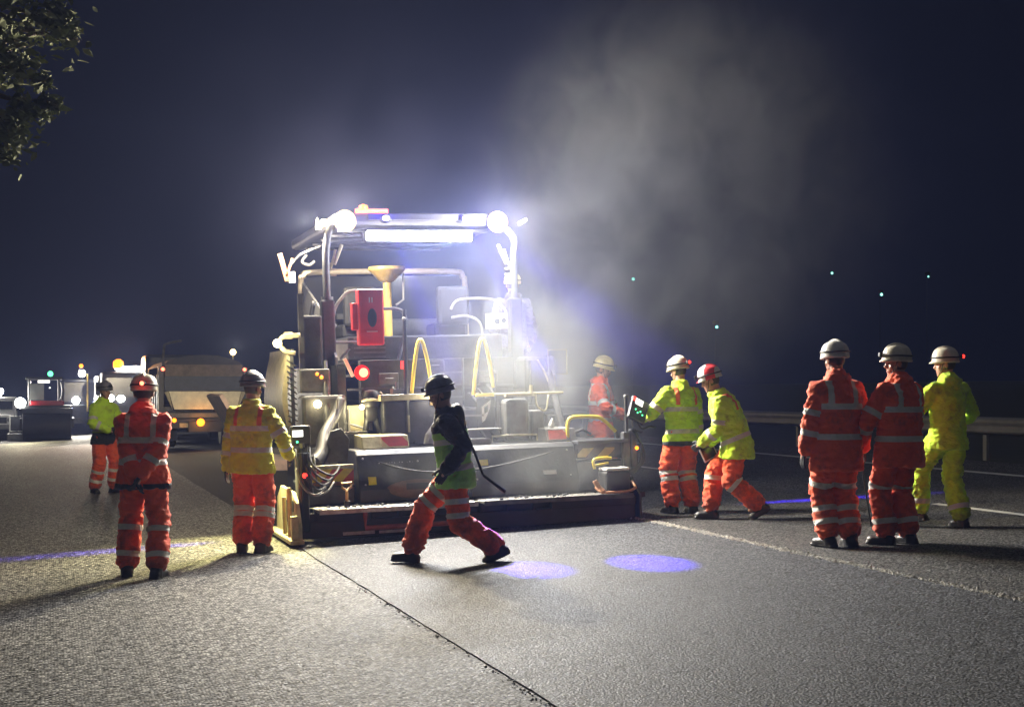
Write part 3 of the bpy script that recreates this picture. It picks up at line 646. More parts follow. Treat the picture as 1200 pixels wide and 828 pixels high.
bm = new_bm(); ball(bm, (-.53, .93, 2.41), .022, 8); obj('clamp', bm, M['light'], mast)
bm = new_bm()
lathe(bm, [(.02, 1.40), (.10, 1.40), (.115, 1.46), (.11, 1.53), (.08, 1.585), (.02, 1.60)], (-.90, 1.15, 0), 20); box(bm, -.98, -.82, 1.1, 1.22, 1.22, 1.42, bev=.03)
tube(bm, [(-.95, 1.14, 1.26), (-.99, 1.12, 1.09)], .035, 8); tube(bm, [(-.85, 1.14, 1.26), (-.80, 1.12, 1.09)], .04, 8); obj('hydraulic_motor', bm, M['black'], P, smooth='auto')
bm = new_bm(); tube(bm, [(-1.02, 1.08, 1.47), (-.98, 1.03, 1.485), (-.9, 1.02, 1.485), (-.83, 1.03, 1.475)], .014, 8); tube(bm, [(-.80, 1.1, 1.57), (-.76, 1.1, 1.52)], .012, 6); obj('motor_band', bm, M['cream'], P)
bm = new_bm(); box(bm, -1.16, -.86, 1.29, 1.296, 1.12, 1.42); obj('lit_plate', bm, M['cream'], P)
bm = new_bm(); tube(bm, [(-1.16, 1.2, 1.1), (-1.16, 1.2, 1.38)], .02, 8); tube(bm, [(-1.2, 1.2, 1.22), (-.95, 1.2, 1.14)], .012, 6); box(bm, -1.3, -.98, 1.0, 1.15, 1.09, 1.12); tube(bm, [(-1.33, 1.0, 1.15), (-1.33, 1.0, 1.5)], .012, 6); obj('valve_rack', bm, M['light'], P)
bm = new_bm(); ball(bm, (-1.02, 1.1, 1.40), .03, 10); obj('lamp_in_recess', bm, M['e_halo2'], P).name = 'recess_lamp'
# red first-aid/fire box
bm = new_bm(); box(bm, -1.0, -.70, 1.22, 1.38, 2.12, 2.78, bev=.018); rb = obj('red_box', bm, M['red'], P)
bm = new_bm(); ball(bm, (-.84, 1.218, 2.44), .1, 20, (.55, .05, 1.1)); obj('window', bm, M['glass'], rb, smooth=True)
bm = new_bm(); box(bm, -.91, -.78, 1.214, 1.219, 2.275, 2.285); lm = obj('label_line', bm, mat('pale_mark', (.65, .45, .42), .5), rb)
for xx in (-.875, -.845):
    bm = new_bm(); box(bm, xx, xx + .015, 1.214, 1.219, 2.62, 2.68); obj('label_mark', bm, lm.data.materials[0], rb)
bm = new_bm(); box(bm, -1.07, -1.004, 1.25, 1.36, 2.30, 2.62, bev=.012); obj('red_side_box', bm, M['red'], P)
# --- operator platform
bm = new_bm(); tube(bm, curve([(-.70, 1.9, 2.80), (-.95, 1.9, 2.80), (-1.06, 1.9, 2.72), (-1.16, 1.9, 2.55), (-1.17, 1.9, 2.2), (-1.17, 1.9, 1.95)], 5), .02, 8); tube(bm, [(-1.17, 1.9, 2.18), (-.7, 1.9, 2.18)], .018, 8); tube(bm, [(-1.1, 1.9, 1.98), (-.98, 1.9, 2.1)], .015, 6); ball(bm, (-1.18, 1.85, 2.38), .035, 10); obj('guard_rail_left', bm, M['light'], P, smooth='auto').name = 'platform_rail'
bm = new_bm(); tube(bm, curve([(-.56, 1.9, 2.58), (-.4, 1.9, 2.58), (-.31, 1.9, 2.54), (-.27, 1.9, 2.42), (-.32, 1.9, 2.15), (-.45, 1.8, 1.8)], 5), .02, 8); obj('platform_rail', bm, M['mid'], P, smooth=True)
bm = new_bm(); tube(bm, curve([(.50, 2.6, 2.60), (.62, 2.6, 2.72), (1.05, 2.6, 2.72), (1.22, 2.6, 2.6), (1.32, 2.6, 2.35), (1.38, 2.5, 2.0)], 5), .018, 8); tube(bm, curve([(.45, 2.4, 2.48), (.65, 2.4, 2.50), (.82, 2.4, 2.42), (.86, 2.4, 2.2), (.80, 2.4, 2.0)], 5), .016, 8); tube(bm, [(.6, 2.4, 2.02), (.98, 2.4, 2.0)], .016, 8); obj('platform_rail', bm, M['light'], P, smooth=True)
bm = new_bm(); box(bm, .88, 1.24, 2.3, 2.33, 2.33, 2.52, rot=(0, math.radians(0), 0), bev=.005); sg = obj('yellow_sign', bm, mat('pale_yellow_sign', (.75, .68, .30), .5), P)
bm = new_bm(); ball(bm, (1.03, 2.298, 2.42), .04, 10, (1, .05, 1)); ball(bm, (1.12, 2.298, 2.43), .035, 10, (1, .05, 1.1)); obj('sign_mark', bm, M['black'], sg)
for xs in (-.62, .62):
    bm = new_bm(); box(bm, xs - .23, xs + .23, 3.0, 3.5, 2.25, 2.45, bev=.05); box(bm, xs - .22, xs + .22, 2.88, 3.0, 2.4, 2.92, bev=.05); obj('operator_seat', bm, M['rubber'], P)
bm = new_bm(); tube(bm, [(-.24, 3, 2.25), (-.24, 3, 3.05)], .055, 14); lathe(bm, [(.06, 2.98), (.10, 3.0), (.24, 3.14), (.24, 3.18), (.02, 3.19)], (-.24, 3, 0), 24); obj('exhaust_stack', bm, M['brass'], P, smooth='auto')
bm = new_bm(); tube(bm, [(-.02, 3, 3.1), (-.04, 2.95, 2.75), (-.14, 2.95, 2.68)], .014, 6); obj('stack_stay', bm, M['light'], P)
bm = new_bm(); box(bm, -.95, .95, 4.0, 4.6, 2.25, 2.55, bev=.04); box(bm, -.75, -.45, 3.85, 4.1, 2.55, 2.62); obj('control_console', bm, M['dark'], P)
# weather frame
bm = new_bm()
tube(bm, curve([(-1.20, 4.0, 2.0), (-1.20, 4.0, 3.0), (-1.16, 4.0, 3.14), (-1.02, 4.0, 3.19), (0, 4.0, 3.2), (.95, 4.0, 3.19), (1.07, 4.0, 3.12), (1.1, 4.0, 3.0), (1.1, 4.0, 2.0)], 5), .042, 10); obj('weather_frame', bm, M['beige'], P, smooth=True)
bm = new_bm(); box(bm, -1.14, 1.06, 4.03, 4.05, 2.3, 3.14); obj('windscreen', bm, M['glass'], P)
bm = new_bm(); prism_x(bm, [(1.7, 1.9), (1.7, 2.0), (2.6, 2.62), (3.9, 3.05), (3.9, 1.9)], -1.20, -1.17); obj('side_screen', bm, mat('grey_screen', (.20, .20, .21), .5, 0, .2, 3), P)
bm = new_bm(); tube(bm, curve([(-1.35, 2.2, 2.7), (-1.42, 2.3, 2.2), (-1.36, 2.3, 1.9)], 5), .03, 8); tube(bm, curve([(-1.32, 1.85, 2.3), (-1.48, 1.85, 2.15), (-1.58, 1.85, 1.9)], 5), .04, 8); obj('side_hose', bm, M['black'], P, smooth=True)
# roof posts
for s, xm in ((-1, -1.25), (1, 1.13)):
    bm = new_bm()
    tube(bm, curve([(xm, 1.85, 2.70), (xm + .0, 1.85, 3.2), (xm + .02, 1.85, 3.40), (xm - s * .05, 1.85, 3.52), (xm - s * .10, 1.9, 3.58)], 6), .046, 12); tube(bm, [(xm, 1.85, 2.69), (xm, 1.85, 2.73)], .075, 12)
    po = obj('roof_post', bm, M['mid'], P, smooth='auto')
    bm = new_bm(); box(bm, xm - .08, xm + .08, 1.78, 1.95, 1.55, 2.69, bev=.02); obj('post_sleeve', bm, M['dark'], P)
    bm = new_bm(); 
    for k in range(3): box(bm, xm - s * .05, xm - s * .12, 1.83, 1.87, 2.98 + k * .07, 3.0 + k * .07)
    tube(bm, [(xm - s * .05, 1.85, 3.06), (xm - s * .1, 1.85, 3.22), (xm - s * .12, 1.85, 3.3)], .016, 6); tube(bm, [(xm - s * .1, 1.85, 3.12), (xm - s * .2, 1.85, 3.36)], .022, 6); obj('hinge_strut', bm, M['cream'], po)
# canopy
bm = new_bm(); box(bm, -1.12, 1.07, 1.9, 5.2, 3.60, 3.76, bev=.05); can = obj('canopy', bm, mat('canopy_grey', (.05, .05, .055), .5, 0, .25, 3), P)
bm = new_bm(); box(bm, -.72, .52, 1.86, 1.9, 3.66, 3.745, bev=.01); obj('fascia', bm, mat('fascia_grey', (.03, .028, .034), .6, 0, .25, 8), can)
bm = new_bm()
for k in range(5): box(bm, -1.0, .95, 2.3 + k * .6, 2.36 + k * .6, 3.56, 3.60)
obj('canopy_rib', bm, M['mid'], can)
# lamps on the canopy
bm = new_bm(); box(bm, -.76, .62, 1.90, 1.98, 3.39, 3.56, bev=.02); lb = obj('light_bar_housing', bm, M['black'], P)
bm = new_bm(); box(bm, -.74, .60, 1.85, 1.90, 3.41, 3.53, bev=.022); obj('light_bar', bm, M['e_white'], lb)
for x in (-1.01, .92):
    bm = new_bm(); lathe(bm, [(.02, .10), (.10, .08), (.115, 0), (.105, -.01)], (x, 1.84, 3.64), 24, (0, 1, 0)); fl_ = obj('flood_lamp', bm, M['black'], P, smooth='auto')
    bm = new_bm(); ball(bm, (x, 1.81, 3.64), .135, 18, (1, .42, 1)); obj('lens', bm, M['e_halo'], fl_, smooth=True)  # oversized yellow rim stands in for the halo round the lamp
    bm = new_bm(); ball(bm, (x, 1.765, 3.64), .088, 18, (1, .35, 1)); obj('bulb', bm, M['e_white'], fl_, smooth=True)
for x in (-.50, .51):
    bm = new_bm(); lathe(bm, [(.02, .08), (.06, .07), (.065, 0), (.05, -.01)], (x, 1.84, 3.68), 20, (0, 1, 0)); fl_ = obj('blue_lamp', bm, M['black'], P, smooth='auto')
    bm = new_bm(); ball(bm, (x, 1.825, 3.68), .042, 14, (1, .5, .75)); obj('lens', bm, M['e_blue'], fl_, smooth=True)
bm = new_bm(); tube(bm, [(-.86, 1.9, 3.775), (-.46, 1.9, 3.775)], .026, 10); obj('red_light_strip', bm, emat('strip_red', (1, .10, .02), 7), P)
bm = new_bm(); lathe(bm, [(.05, 3.76), (.06, 3.80), (.055, 3.86), (.01, 3.88)], (-.72, 2.1, 0), 14); obj('amber_beacon', bm, M['e_amber'], P)
bm = new_bm(); tube(bm, [(-1.30, 1.85, 3.57), (-1.36, 1.85, 3.57)], .03, 8); ball(bm, (-1.27, 1.82, 3.62), .045, 12); obj('corner_lamp', bm, M['e_halo2'], P)
bm = new_bm(); prism(bm, [(-1.36, 3.56), (-1.27, 3.56), (-1.34, 3.68)], 1.84, 1.88); prism(bm, [(1.22, 3.6), (1.32, 3.66), (1.31, 3.7), (1.2, 3.64)], 1.84, 1.88); obj('corner_bracket', bm, M['cream'], P)
# mirror and wiper arm on the left
bm = new_bm(); tube(bm, curve([(-1.1, 3, 3.45), (-1.35, 3, 3.35), (-1.48, 3, 3.22)], 5), .015, 6); tube(bm, curve([(-1.3, 2.9, 3.33), (-1.36, 2.9, 3.24), (-1.27, 2.9, 3.2), (-1.2, 2.9, 3.25)], 5), .02, 6); obj('mirror_arm', bm, M['light'], P, smooth=True)
bm = new_bm(); box(bm, -1.62, -1.56, 2.95, 3.0, 3.0, 3.36, rot=(0, math.radians(-14), 0)); box(bm, -1.53, -1.5, 2.95, 3, 3.05, 3.3, rot=(0, math.radians(20), 0)); obj('mirror', bm, mat('orange_reflector', (.75, .28, .10), .35), P)
bm = new_bm(); box(bm, -1.53, -1.45, 2.92, 3.0, 2.98, 3.12); obj('mirror_foot', bm, M['white'], P)
# right side: dim panel and bent tubes
bm = new_bm(); tube(bm, [(1.36, 1.3, 2.02), (1.36, 1.3, 1.72), (1.60, 1.3, 1.72), (1.60, 1.3, 2.02)], .010, 6, True); obj('panel_frame', bm, M['light'], P)
bm = new_bm(); tube(bm, [(1.22, 1.3, 1.9), (1.30, 1.3, 1.77), (1.36, 1.3, 1.62), (1.44, 1.3, 1.62)], .014, 6); box(bm, 1.36, 1.39, 1.28, 1.3, 1.48, 1.51); box(bm, 1.41, 1.44, 1.28, 1.3, 1.48, 1.51); obj('bent_tube', bm, M['cream'], P)
bm = new_bm(); box(bm, 1.1, 1.5, 1.4, 2.6, 1.3, 1.95, bev=.05); obj('side_cabinet', bm, M['dark'], P)
# end gates
bm = new_bm()
prof = [(-.25, .02), (-.25, .18), (-.1, .42), (.1, .52), (.9, .55), (1.2, .4), (1.3, .02)]
prism_x(bm, prof, -2.02, -1.98); 
eg = obj('end_gate', bm, M['cream'], P)
bm = new_bm(); box(bm, -2.026, -2.021, -.08, .15, .12, .24); box(bm, -2.026, -2.021, .02, .25, .32, .44); box(bm, -2.026, -2.021, .4, .8, .18, .42); obj('gate_cutout', bm, M['black'], eg)
bm = new_bm(); box(bm, -2.12, -1.97, -.32, 1.4, .0, .05, bev=.01); box(bm, -2.10, -2.02, -.3, -.22, .05, .30, bev=.01); tube(bm, [(-2.06, .05, .05), (-2.06, .05, .58)], .026, 8); tube(bm, [(-2.07, .35, .06), (-2.07, .35, .46)], .022, 8); obj('gate_shoe', bm, M['cream'], P)
bm = new_bm(); prism_x(bm, [(-.05, .02), (-.05, .3), (.2, .5), (1.1, .5), (1.2, .02)], 1.95, 1.98); obj('end_gate', bm, M['dark'], P)
bm = new_bm()
box(bm, -1.97, -1.86, -.05, .2, .1, .95, bev=.02)
for k in range(5): tube(bm, curve([(-1.9 + .02 * k, .1, 1.0), (-1.94 + .03 * k, -.08, .7 + .03 * k), (-1.82 + .05 * k, -.1, .5 + .05 * k), (-1.66 + .04 * k, .05, .55 + .06 * k)], 6), .013, 6)
tube(bm, [(-1.87, .0, .95), (-1.84, -.02, .5)], .03, 8); tube(bm, [(-1.93, -.05, .95), (-1.95, -.06, .1)], .02, 8)
obj('hydraulic_hose', bm, M['rubber'], P, smooth='auto')
bm = new_bm(); tube(bm, curve([(-1.98, .0, .78), (-1.94, -.1, .6), (-1.82, -.12, .50), (-1.68, -.1, .53), (-1.58, 0, .62)], 6), .012, 8); tube(bm, [(-1.80, -.05, .93), (-1.78, -.07, .62)], .010, 6); tube(bm, [(-2.0, -.05, 1.0), (-1.99, -.06, .8)], .012, 6); obj('pale_cable', bm, M['light'], P, smooth=True)
bm = new_bm(); ball(bm, (-1.91, -.08, .71), .028, 12); obj('gate_lamp', bm, M['e_red'], P)
bm = new_bm(); box(bm, -1.90, -1.85, .2, .3, .78, .95); tube(bm, [(-1.90, .12, .9), (-1.9, .12, 1.05)], .035, 8); obj('panel_stand', bm, M['mid'], P)
# left control panel
bm = new_bm(); box(bm, -2.02, -1.80, .1, .18, 1.02, 1.24, bev=.02); tube(bm, [(-1.86, .14, .92), (-1.86, .14, 1.03)], .03, 8); box(bm, -1.96, -1.82, .08, .18, .92, 1.0, bev=.02); cp = obj('control_panel', bm, M['black'], P)
bm = new_bm(); box(bm, -2.0, -1.885, .09, .099, 1.12, 1.19); obj('screen', bm, M['e_screen'], cp)
bm = new_bm(); ball(bm, (-1.95, .095, 1.065), .012, 8); obj('indicator', bm, M['e_green'], cp)
# right control panel on its post
bm = new_bm(); box(bm, 1.90, 1.98, .25, .36, .45, 1.02, bev=.015); box(bm, 1.99, 2.07, .25, .36, .6, 1.05, bev=.02); tube(bm, [(1.96, .3, 1.0), (1.96, .3, 1.42)], .022, 8); tube(bm, [(1.86, .25, .5), (1.9, .25, .95)], .02, 8); ball(bm, (1.96, .3, 1.43), .03, 10); obj('panel_post', bm, M['mid'], P)
bm = new_bm()
for k in range(5): tube(bm, curve([(2.0 + .01 * k, .24, 1.05), (2.1 + .01 * k, .2, .85 - .03 * k), (2.06 - .02 * k, .18, .66 - .03 * k), (1.93 - .02 * k, .2, .56)], 6), .010, 6)
obj('cable_loop', bm, M['rubber'], P, smooth=True)
cp = bpy.data.objects.new('control_panel', None); COL.objects.link(cp); cp.parent = P; cp.location = (2.08, .22, 1.27); cp.rotation_euler = (math.radians(-20), math.radians(28), math.radians(6))
bm = new_bm(); box(bm, -.12, .12, -.02, .04, -.15, .15, bev=.02); obj('panel_case', bm, M['dark'], cp)
bm = new_bm(); box(bm, -.075, .03, -.027, -.021, .05, .125); obj('screen', bm, M['e_screen'], cp)
bm = new_bm(); box(bm, -.11, -.08, -.026, -.021, .08, .13); obj('red_key', bm, M['e_red'], cp)
bm = new_bm()
for k in range(4): ball(bm, (-.05 + .035 * k, -.026, -.02 - .03 * (k % 2)), .009, 8)
obj('key_light', bm, M['e_green'], cp)
bm = new_bm(); tube(bm, curve([(.02, 0, -.14), (.1, 0, -.2), (.2, 0, -.12), (.28, 0, -.10)], 5), .010, 6); tube(bm, curve([(-.05, 0, -.15), (.0, 0, -.26), (.12, 0, -.24)], 5), .010, 6); obj('panel_cable', bm, M['rubber'], cp, smooth=True)
bm = new_bm(); ball(bm, (2.05, .22, .83), .022, 10); obj('red_marker', bm, M['e_amber'], P)
# black case with a white lid, orange cable round it
bm = new_bm(); box(bm, 1.50, 1.80, -.18, .1, .36, .60, bev=.03); bc = obj('generator_case', bm, M['rubber'], P)
bm = new_bm(); box(bm, 1.51, 1.79, -.17, .09, .602, .635, bev=.01); obj('lid', bm, M['white'], bc)
bm = new_bm(); box(bm, 1.58, 1.70, -.1, .03, .636, .640); obj('label_plate', bm, M['mid'], bc)
bm = new_bm(); tube(bm, curve([(1.40, -.1, .42), (1.44, -.2, .37), (1.58, -.23, .365), (1.74, -.22, .37), (1.86, -.15, .40), (1.88, .0, .46)], 6), .018, 8); tube(bm, curve([(1.38, -.12, .5), (1.42, -.15, .42), (1.46, -.2, .37)], 5), .03, 8); obj('copper_cable', bm, M['copper'], P, smooth=True)
bm = new_bm(); tube(bm, curve([(1.45, .05, .62), (1.44, .05, .72), (1.55, .05, .74), (1.66, .05, .735)], 5), .018, 8); tube(bm, [(1.46, .05, .66), (1.62, .05, .68)], .014, 8); obj('bent_handle', bm, M['yellow'], P, smooth=True)
# side arms, rams, hoses, fittings
for sd in (-1, 1):
    bm = new_bm(); prism_x(bm, [(.7, .62), (.7, .80), (2.2, .98), (3.6, .90), (3.6, .72), (2.2, .78)], sd * 1.40, sd * 1.50); obj('tow_arm', bm, M['mid'], P, bevel=.012)
    bm = new_bm(); tube(bm, [(sd * 1.45, 1.0, .9), (sd * 1.38, 1.35, 1.75)], .045, 12); tube(bm, [(sd * 1.40, 1.25, 1.55), (sd * 1.37, 1.42, 1.95)], .022, 10); obj('lift_ram', bm, M['mid'], P, smooth='auto')
    for k in range(3):
        bm = new_bm(); x0 = sd * (.35 + .12 * k); tube(bm, curve([(x0, 1.35, 1.52 + .05 * k), (x0 + .06, 1.15, 1.38), (x0 + .02 * sd, 1.02, 1.12), (x0 + sd * .10, .95, .96)], 6), .016, 8); obj('deck_hose', bm, M['rubber'], P, smooth=True)
bm = new_bm()
for k in range(6): box(bm, -.12, .28, 1.36 - .0 * k, 1.42, 1.02 + k * .15, 1.04 + k * .15)
tube(bm, [(-.13, 1.38, .95), (-.13, 1.38, 1.95)], .014, 6); tube(bm, [(.29, 1.38, .95), (.29, 1.38, 1.95)], .014, 6); obj('ladder', bm, M['mid'], P)
bm = new_bm(); tube(bm, [(.4, .6, .95), (.4, .6, 1.02), (.95, .6, 1.02), (.95, .6, .95)], .012, 8); obj('hood_rail', bm, M['cream'], P)
bm = new_bm(); tube(bm, curve([(-1.2, .32, .86), (-.7, .20, .70), (-.2, .18, .66), (.35, .2, .70), (.9, .26, .80), (1.25, .34, .88)], 6), .011, 6); obj('slung_cable', bm, M['rubber'], P, smooth=True)
for (x, z, w_, h_, mm) in ((.18, .74, .10, .07, 'yellow'), (.95, .60, .16, .05, 'white'), (-1.12, .60, .09, .09, 'yellow'), (-.18, .66, .07, .10, 'white')):
    bm = new_bm(); yy = .14 + (z - .5) * .42 - .006; box(bm, x - w_ / 2, x + w_ / 2, yy - .002, yy + .004, z - h_ / 2, z + h_ / 2, rot=(math.radians(-23), 0, 0)); obj('warning_label', bm, M[mm], P)
for (x, z) in ((-.62, 1.72), (.62, 1.72), (-.05, 1.86)):
    bm = new_bm(); box(bm, x - .12, x + .12, 1.40, 1.418, z - .07, z + .07, bev=.01); tube(bm, [(x - .05, 1.38, z), (x + .05, 1.38, z)], .012); obj('hatch', bm, M['mid'], P)
bm = new_bm()
for k in range(46):
    xx = random.uniform(-1.75, 1.7); ball(bm, (xx, random.uniform(-.2, .1), .356), random.uniform(.008, .022), 6, (1.2, 1, .6))
o = obj('spilled_asphalt', bm, M['rubber'], P); o['kind'] = 'stuff'
# --- a shovel standing on the walkway
p = pw(-1.47, -.12, .352)
S_ = thing('shovel', p, 'shovel with a lit wooden D handle standing on the left walkway of the paver', 'shovel')
bm = new_bm(); tube(bm, [(0, 0, .06), (0, .02, .19)], .016, 8); obj('shaft', bm, M['wood'], S_, smooth=True)
bm = new_bm(); tube(bm, [(0, .02, .18), (-.05, .02, .21), (-.055, .02, .255), (.055, .02, .265), (.05, .02, .215)], .013, 8, True); obj('handle', bm, M['wood'], S_, smooth=True)
bm = new_bm(); box(bm, -.03, .03, -.015, .015, 0, .07, bev=.006); obj('socket', bm, M['black'], S_)

# --- light given by the paver's lamps
WARM = (1, .86, .60)
bar = lamp('AREA', 'bar_light', pw(-.07, 1.76, 3.46), P_BAR, (.97, .98, 1), target=pw(.3, -7.5, 0))
bar.data.shape = 'RECTANGLE'; bar.data.size = 1.3; bar.data.size_y = .12; bar.data.spread = math.radians(125)
lamp('SPOT', 'flood_light', pw(-1.01, 1.70, 3.64), P_WARM, WARM, target=pw(-.9, -6, 3.1), size=.07, spot_size=math.radians(164), spot_blend=.3)
lamp('SPOT', 'flood_light', pw(.92, 1.70, 3.64), P_WARM * .35, WARM, target=pw(.9, -6, 3.1), size=.07, spot_size=math.radians(164), spot_blend=.3)
lamp('POINT', 'flood_light', pw(.82, 1.56, 3.62), 470, (.98, .98, .96), size=.07)
lamp('POINT', 'corner_light', pw(-1.46, 1.90, 3.66), 620, WARM, size=.05)
lamp('SPOT', 'corner_light', pw(-1.36, 1.95, 3.60), 5500, WARM, target=(3.9, 40, 1.4), size=.04, spot_size=math.radians(16), spot_blend=.5)
BLUE = (.045, .012, 1)
for x, tg in ((-.50, ground(622, 668)), (.51, ground(762, 660))):
    lamp('SPOT', 'blue_spot', pw(x, 1.76, 3.68), P_SPOT, BLUE, target=tg, size=.02, spot_size=math.radians(7.0), spot_blend=.9)
    lamp('POINT', 'blue_glow', pw(x, 1.62, 3.74), 20, BLUE, size=.03)
# blue warning lines on the carriageway either side
for (src, a, b) in ((pw(-1.75, .6, 1.95), ground(25, 654), ground(262, 634)), (pw(.62, 1.72, 3.66), ground(870, 590), ground(1075, 578))):
    mid = (a + b) / 2
    o = lamp('SPOT', 'blue_line_light', src, 3000 if src.x < 5 else 26000, BLUE, size=.01, spot_blend=1.0)
    dirn = (mid - src).normalized(); along = (b - a) - dirn * (b - a).dot(dirn); along.normalize()
    zc = -dirn; yc = zc.cross(along)
    o.matrix_world = Matrix.Translation(src) @ Matrix((along, yc, zc)).transposed().to_4x4() @ Matrix.Diagonal((1, .24, 1, 1))
    half = max(math.acos(max(-1, min(1, dirn.dot((q - src).normalized())))) for q in (a, b))
    o.data.spot_size = 2 * half * 1.15
lamp('POINT', 'side_light', pw(-2.06, 1.25, 2.17), 40, (1, .85, .45), size=.04)
lamp('POINT', 'side_work_light', pw(-1.53, 1.02, 1.45), 2.5, (1, .82, .42), size=.04)
lamp('POINT', 'recess_light', pw(-1.05, 1.0, 1.33), 10, (1, .85, .45), size=.03)
lamp('SPOT', 'gate_light', pw(-2.2, .9, 1.5), 900, (1, .90, .38), target=(1.9, 15.8, .05), size=.05, spot_size=math.radians(95), spot_blend=.6)
lamp('POINT', 'tail_light_glow', pw(-.96, 1.12, 1.8), 6, (1, .06, .04), size=.04)
lamp('POINT', 'shelf_light', pw(-.17, .74, 1.50), 8, WARM, size=.04)
# ------------------------------------------------------------------ people
def evaluated(bm, voxel, smooth=3, name='tmp'):
    me = bpy.data.meshes.new(name); bm.to_mesh(me); bm.free()
    o = bpy.data.objects.new(name, me); COL.objects.link(o)
    r = o.modifiers.new('r', 'REMESH'); r.mode = 'VOXEL'; r.voxel_size = voxel; r.adaptivity = 0
    if smooth:
        s = o.modifiers.new('s', 'SMOOTH'); s.factor = .5; s.iterations = smooth
    bpy.context.view_layer.update()
    ev = o.evaluated_get(bpy.context.evaluated_depsgraph_get())
    out = bpy.data.meshes.new_from_object(ev)
    bpy.data.objects.remove(o); bpy.data.meshes.remove(me)
    return out
def coords(me):
    a = np.empty(len(me.vertices) * 3, 'f'); me.vertices.foreach_get('co', a); return a.reshape(-1, 3)
def norms(me):
    a = np.empty(len(me.vertices) * 3, 'f'); me.vertices.foreach_get('normal', a); return a.reshape(-1, 3)
def set_co(me, a): me.vertices.foreach_set('co', a.astype('f').ravel()); me.update()
def attr(me, name, v):
    t = me.attributes.new(name, 'FLOAT', 'POINT'); t.data.foreach_set('value', np.asarray(v, 'f'))
def link(name, me, m, parent):
    me.name = name; me.materials.clear(); me.materials.append(m)
    me.polygons.foreach_set('use_smooth', np.ones(len(me.polygons), bool))
    o = bpy.data.objects.new(name, me); COL.objects.link(o)
    if parent is not None: o.parent = parent
    return o
def loft(bm, secs, n=18):
    """secs: (centre, x axis, y axis, rx, ry); closed ends"""
    rings = []
    for c, ax, ay, rx, ry in secs:
        rings.append([bm.verts.new(c + ax * (rx * math.cos(2 * PI * j / n)) + ay * (ry * math.sin(2 * PI * j / n))) for j in range(n)])
    for A, B in zip(rings, rings[1:]):
        for j in range(n): bm.faces.new((A[j], A[(j + 1) % n], B[(j + 1) % n], B[j]))
    bm.faces.new(rings[0][::-1]); bm.faces.new(rings[-1])
def limb(bm, pts, rs, n=14):
    """tapered limb with round ends through a polyline"""
    pts = [Vector(p) for p in pts]; P_, R_2 = [], []
    for i in range(len(pts) - 1):
        for k in range(6):
            t = k / 6; P_.append(pts[i].lerp(pts[i + 1], t)); R_2.append(rs[i] + (rs[i + 1] - rs[i]) * t)
    P_.append(pts[-1]); R_2.append(rs[-1])
    tube(bm, P_, R_2, n)
    for p, r in zip(pts, rs): ball(bm, p, r * .99, 12)
def ell(bm, c, r, mtx=None):
    m_ = (mtx or Matrix.Identity(4)) @ Matrix.Translation(c) @ Matrix.Diagonal((*r, 1))
    bmesh.ops.create_uvsphere(bm, u_segments=16, v_segments=12, radius=1, matrix=m_)
def ik(a, c, l1, l2, pole):
    a, c, pole = Vector(a), Vector(c), Vector(pole)
    d = c - a; L = d.length
    if L > (l1 + l2) * .998: d = d * ((l1 + l2) * .998 / L); L = d.length; c = a + d
    x = (l1 * l1 - l2 * l2 + L * L) / (2 * L); h = math.sqrt(max(0, l1 * l1 - x * x))
    u = d / L; w = pole - u * pole.dot(u); w.normalize()
    return a + u * x + w * h, c
def seg_dist(Pn, a, b):
    a = np.array(a); b = np.array(b); d = b - a; L = np.linalg.norm(d)
    t = np.clip(((Pn - a) @ d) / (L * L), 0, 1)
    return np.linalg.norm(Pn - (a + t[:, None] * d), axis=1), t * L
def folds(me, seed, amp=.008, joints=()):
    c = coords(me); nr = norms(me); out = np.zeros(len(c))
    for i, p in enumerate(c):
        v = Vector(p)
        w = noise.noise(Vector((v.x * 5 + seed, v.y * 5, v.z * 5)))
        a = noise.noise(Vector((v.x * 11 + seed + w, v.y * 11, v.z * 22 + 2.2 * w)))
        b2 = noise.noise(Vector((v.x * 7 - seed, v.y * 7 + 3 * w, v.z * 13 + 4)))
        out[i] = amp * (.9 * w + (1 - 2.6 * abs(a)) * .85 + (1 - 3 * abs(b2)) * .8)
        f = 0
        for j, rr in joints:
            f = max(f, 1 - (v - j).length / rr)
        if f > 0:
            out[i] += amp * 1.1 * f * math.sin(v.z * 80 + 11 * w + 7 * v.x)
    set_co(me, c + nr * out[:, None])
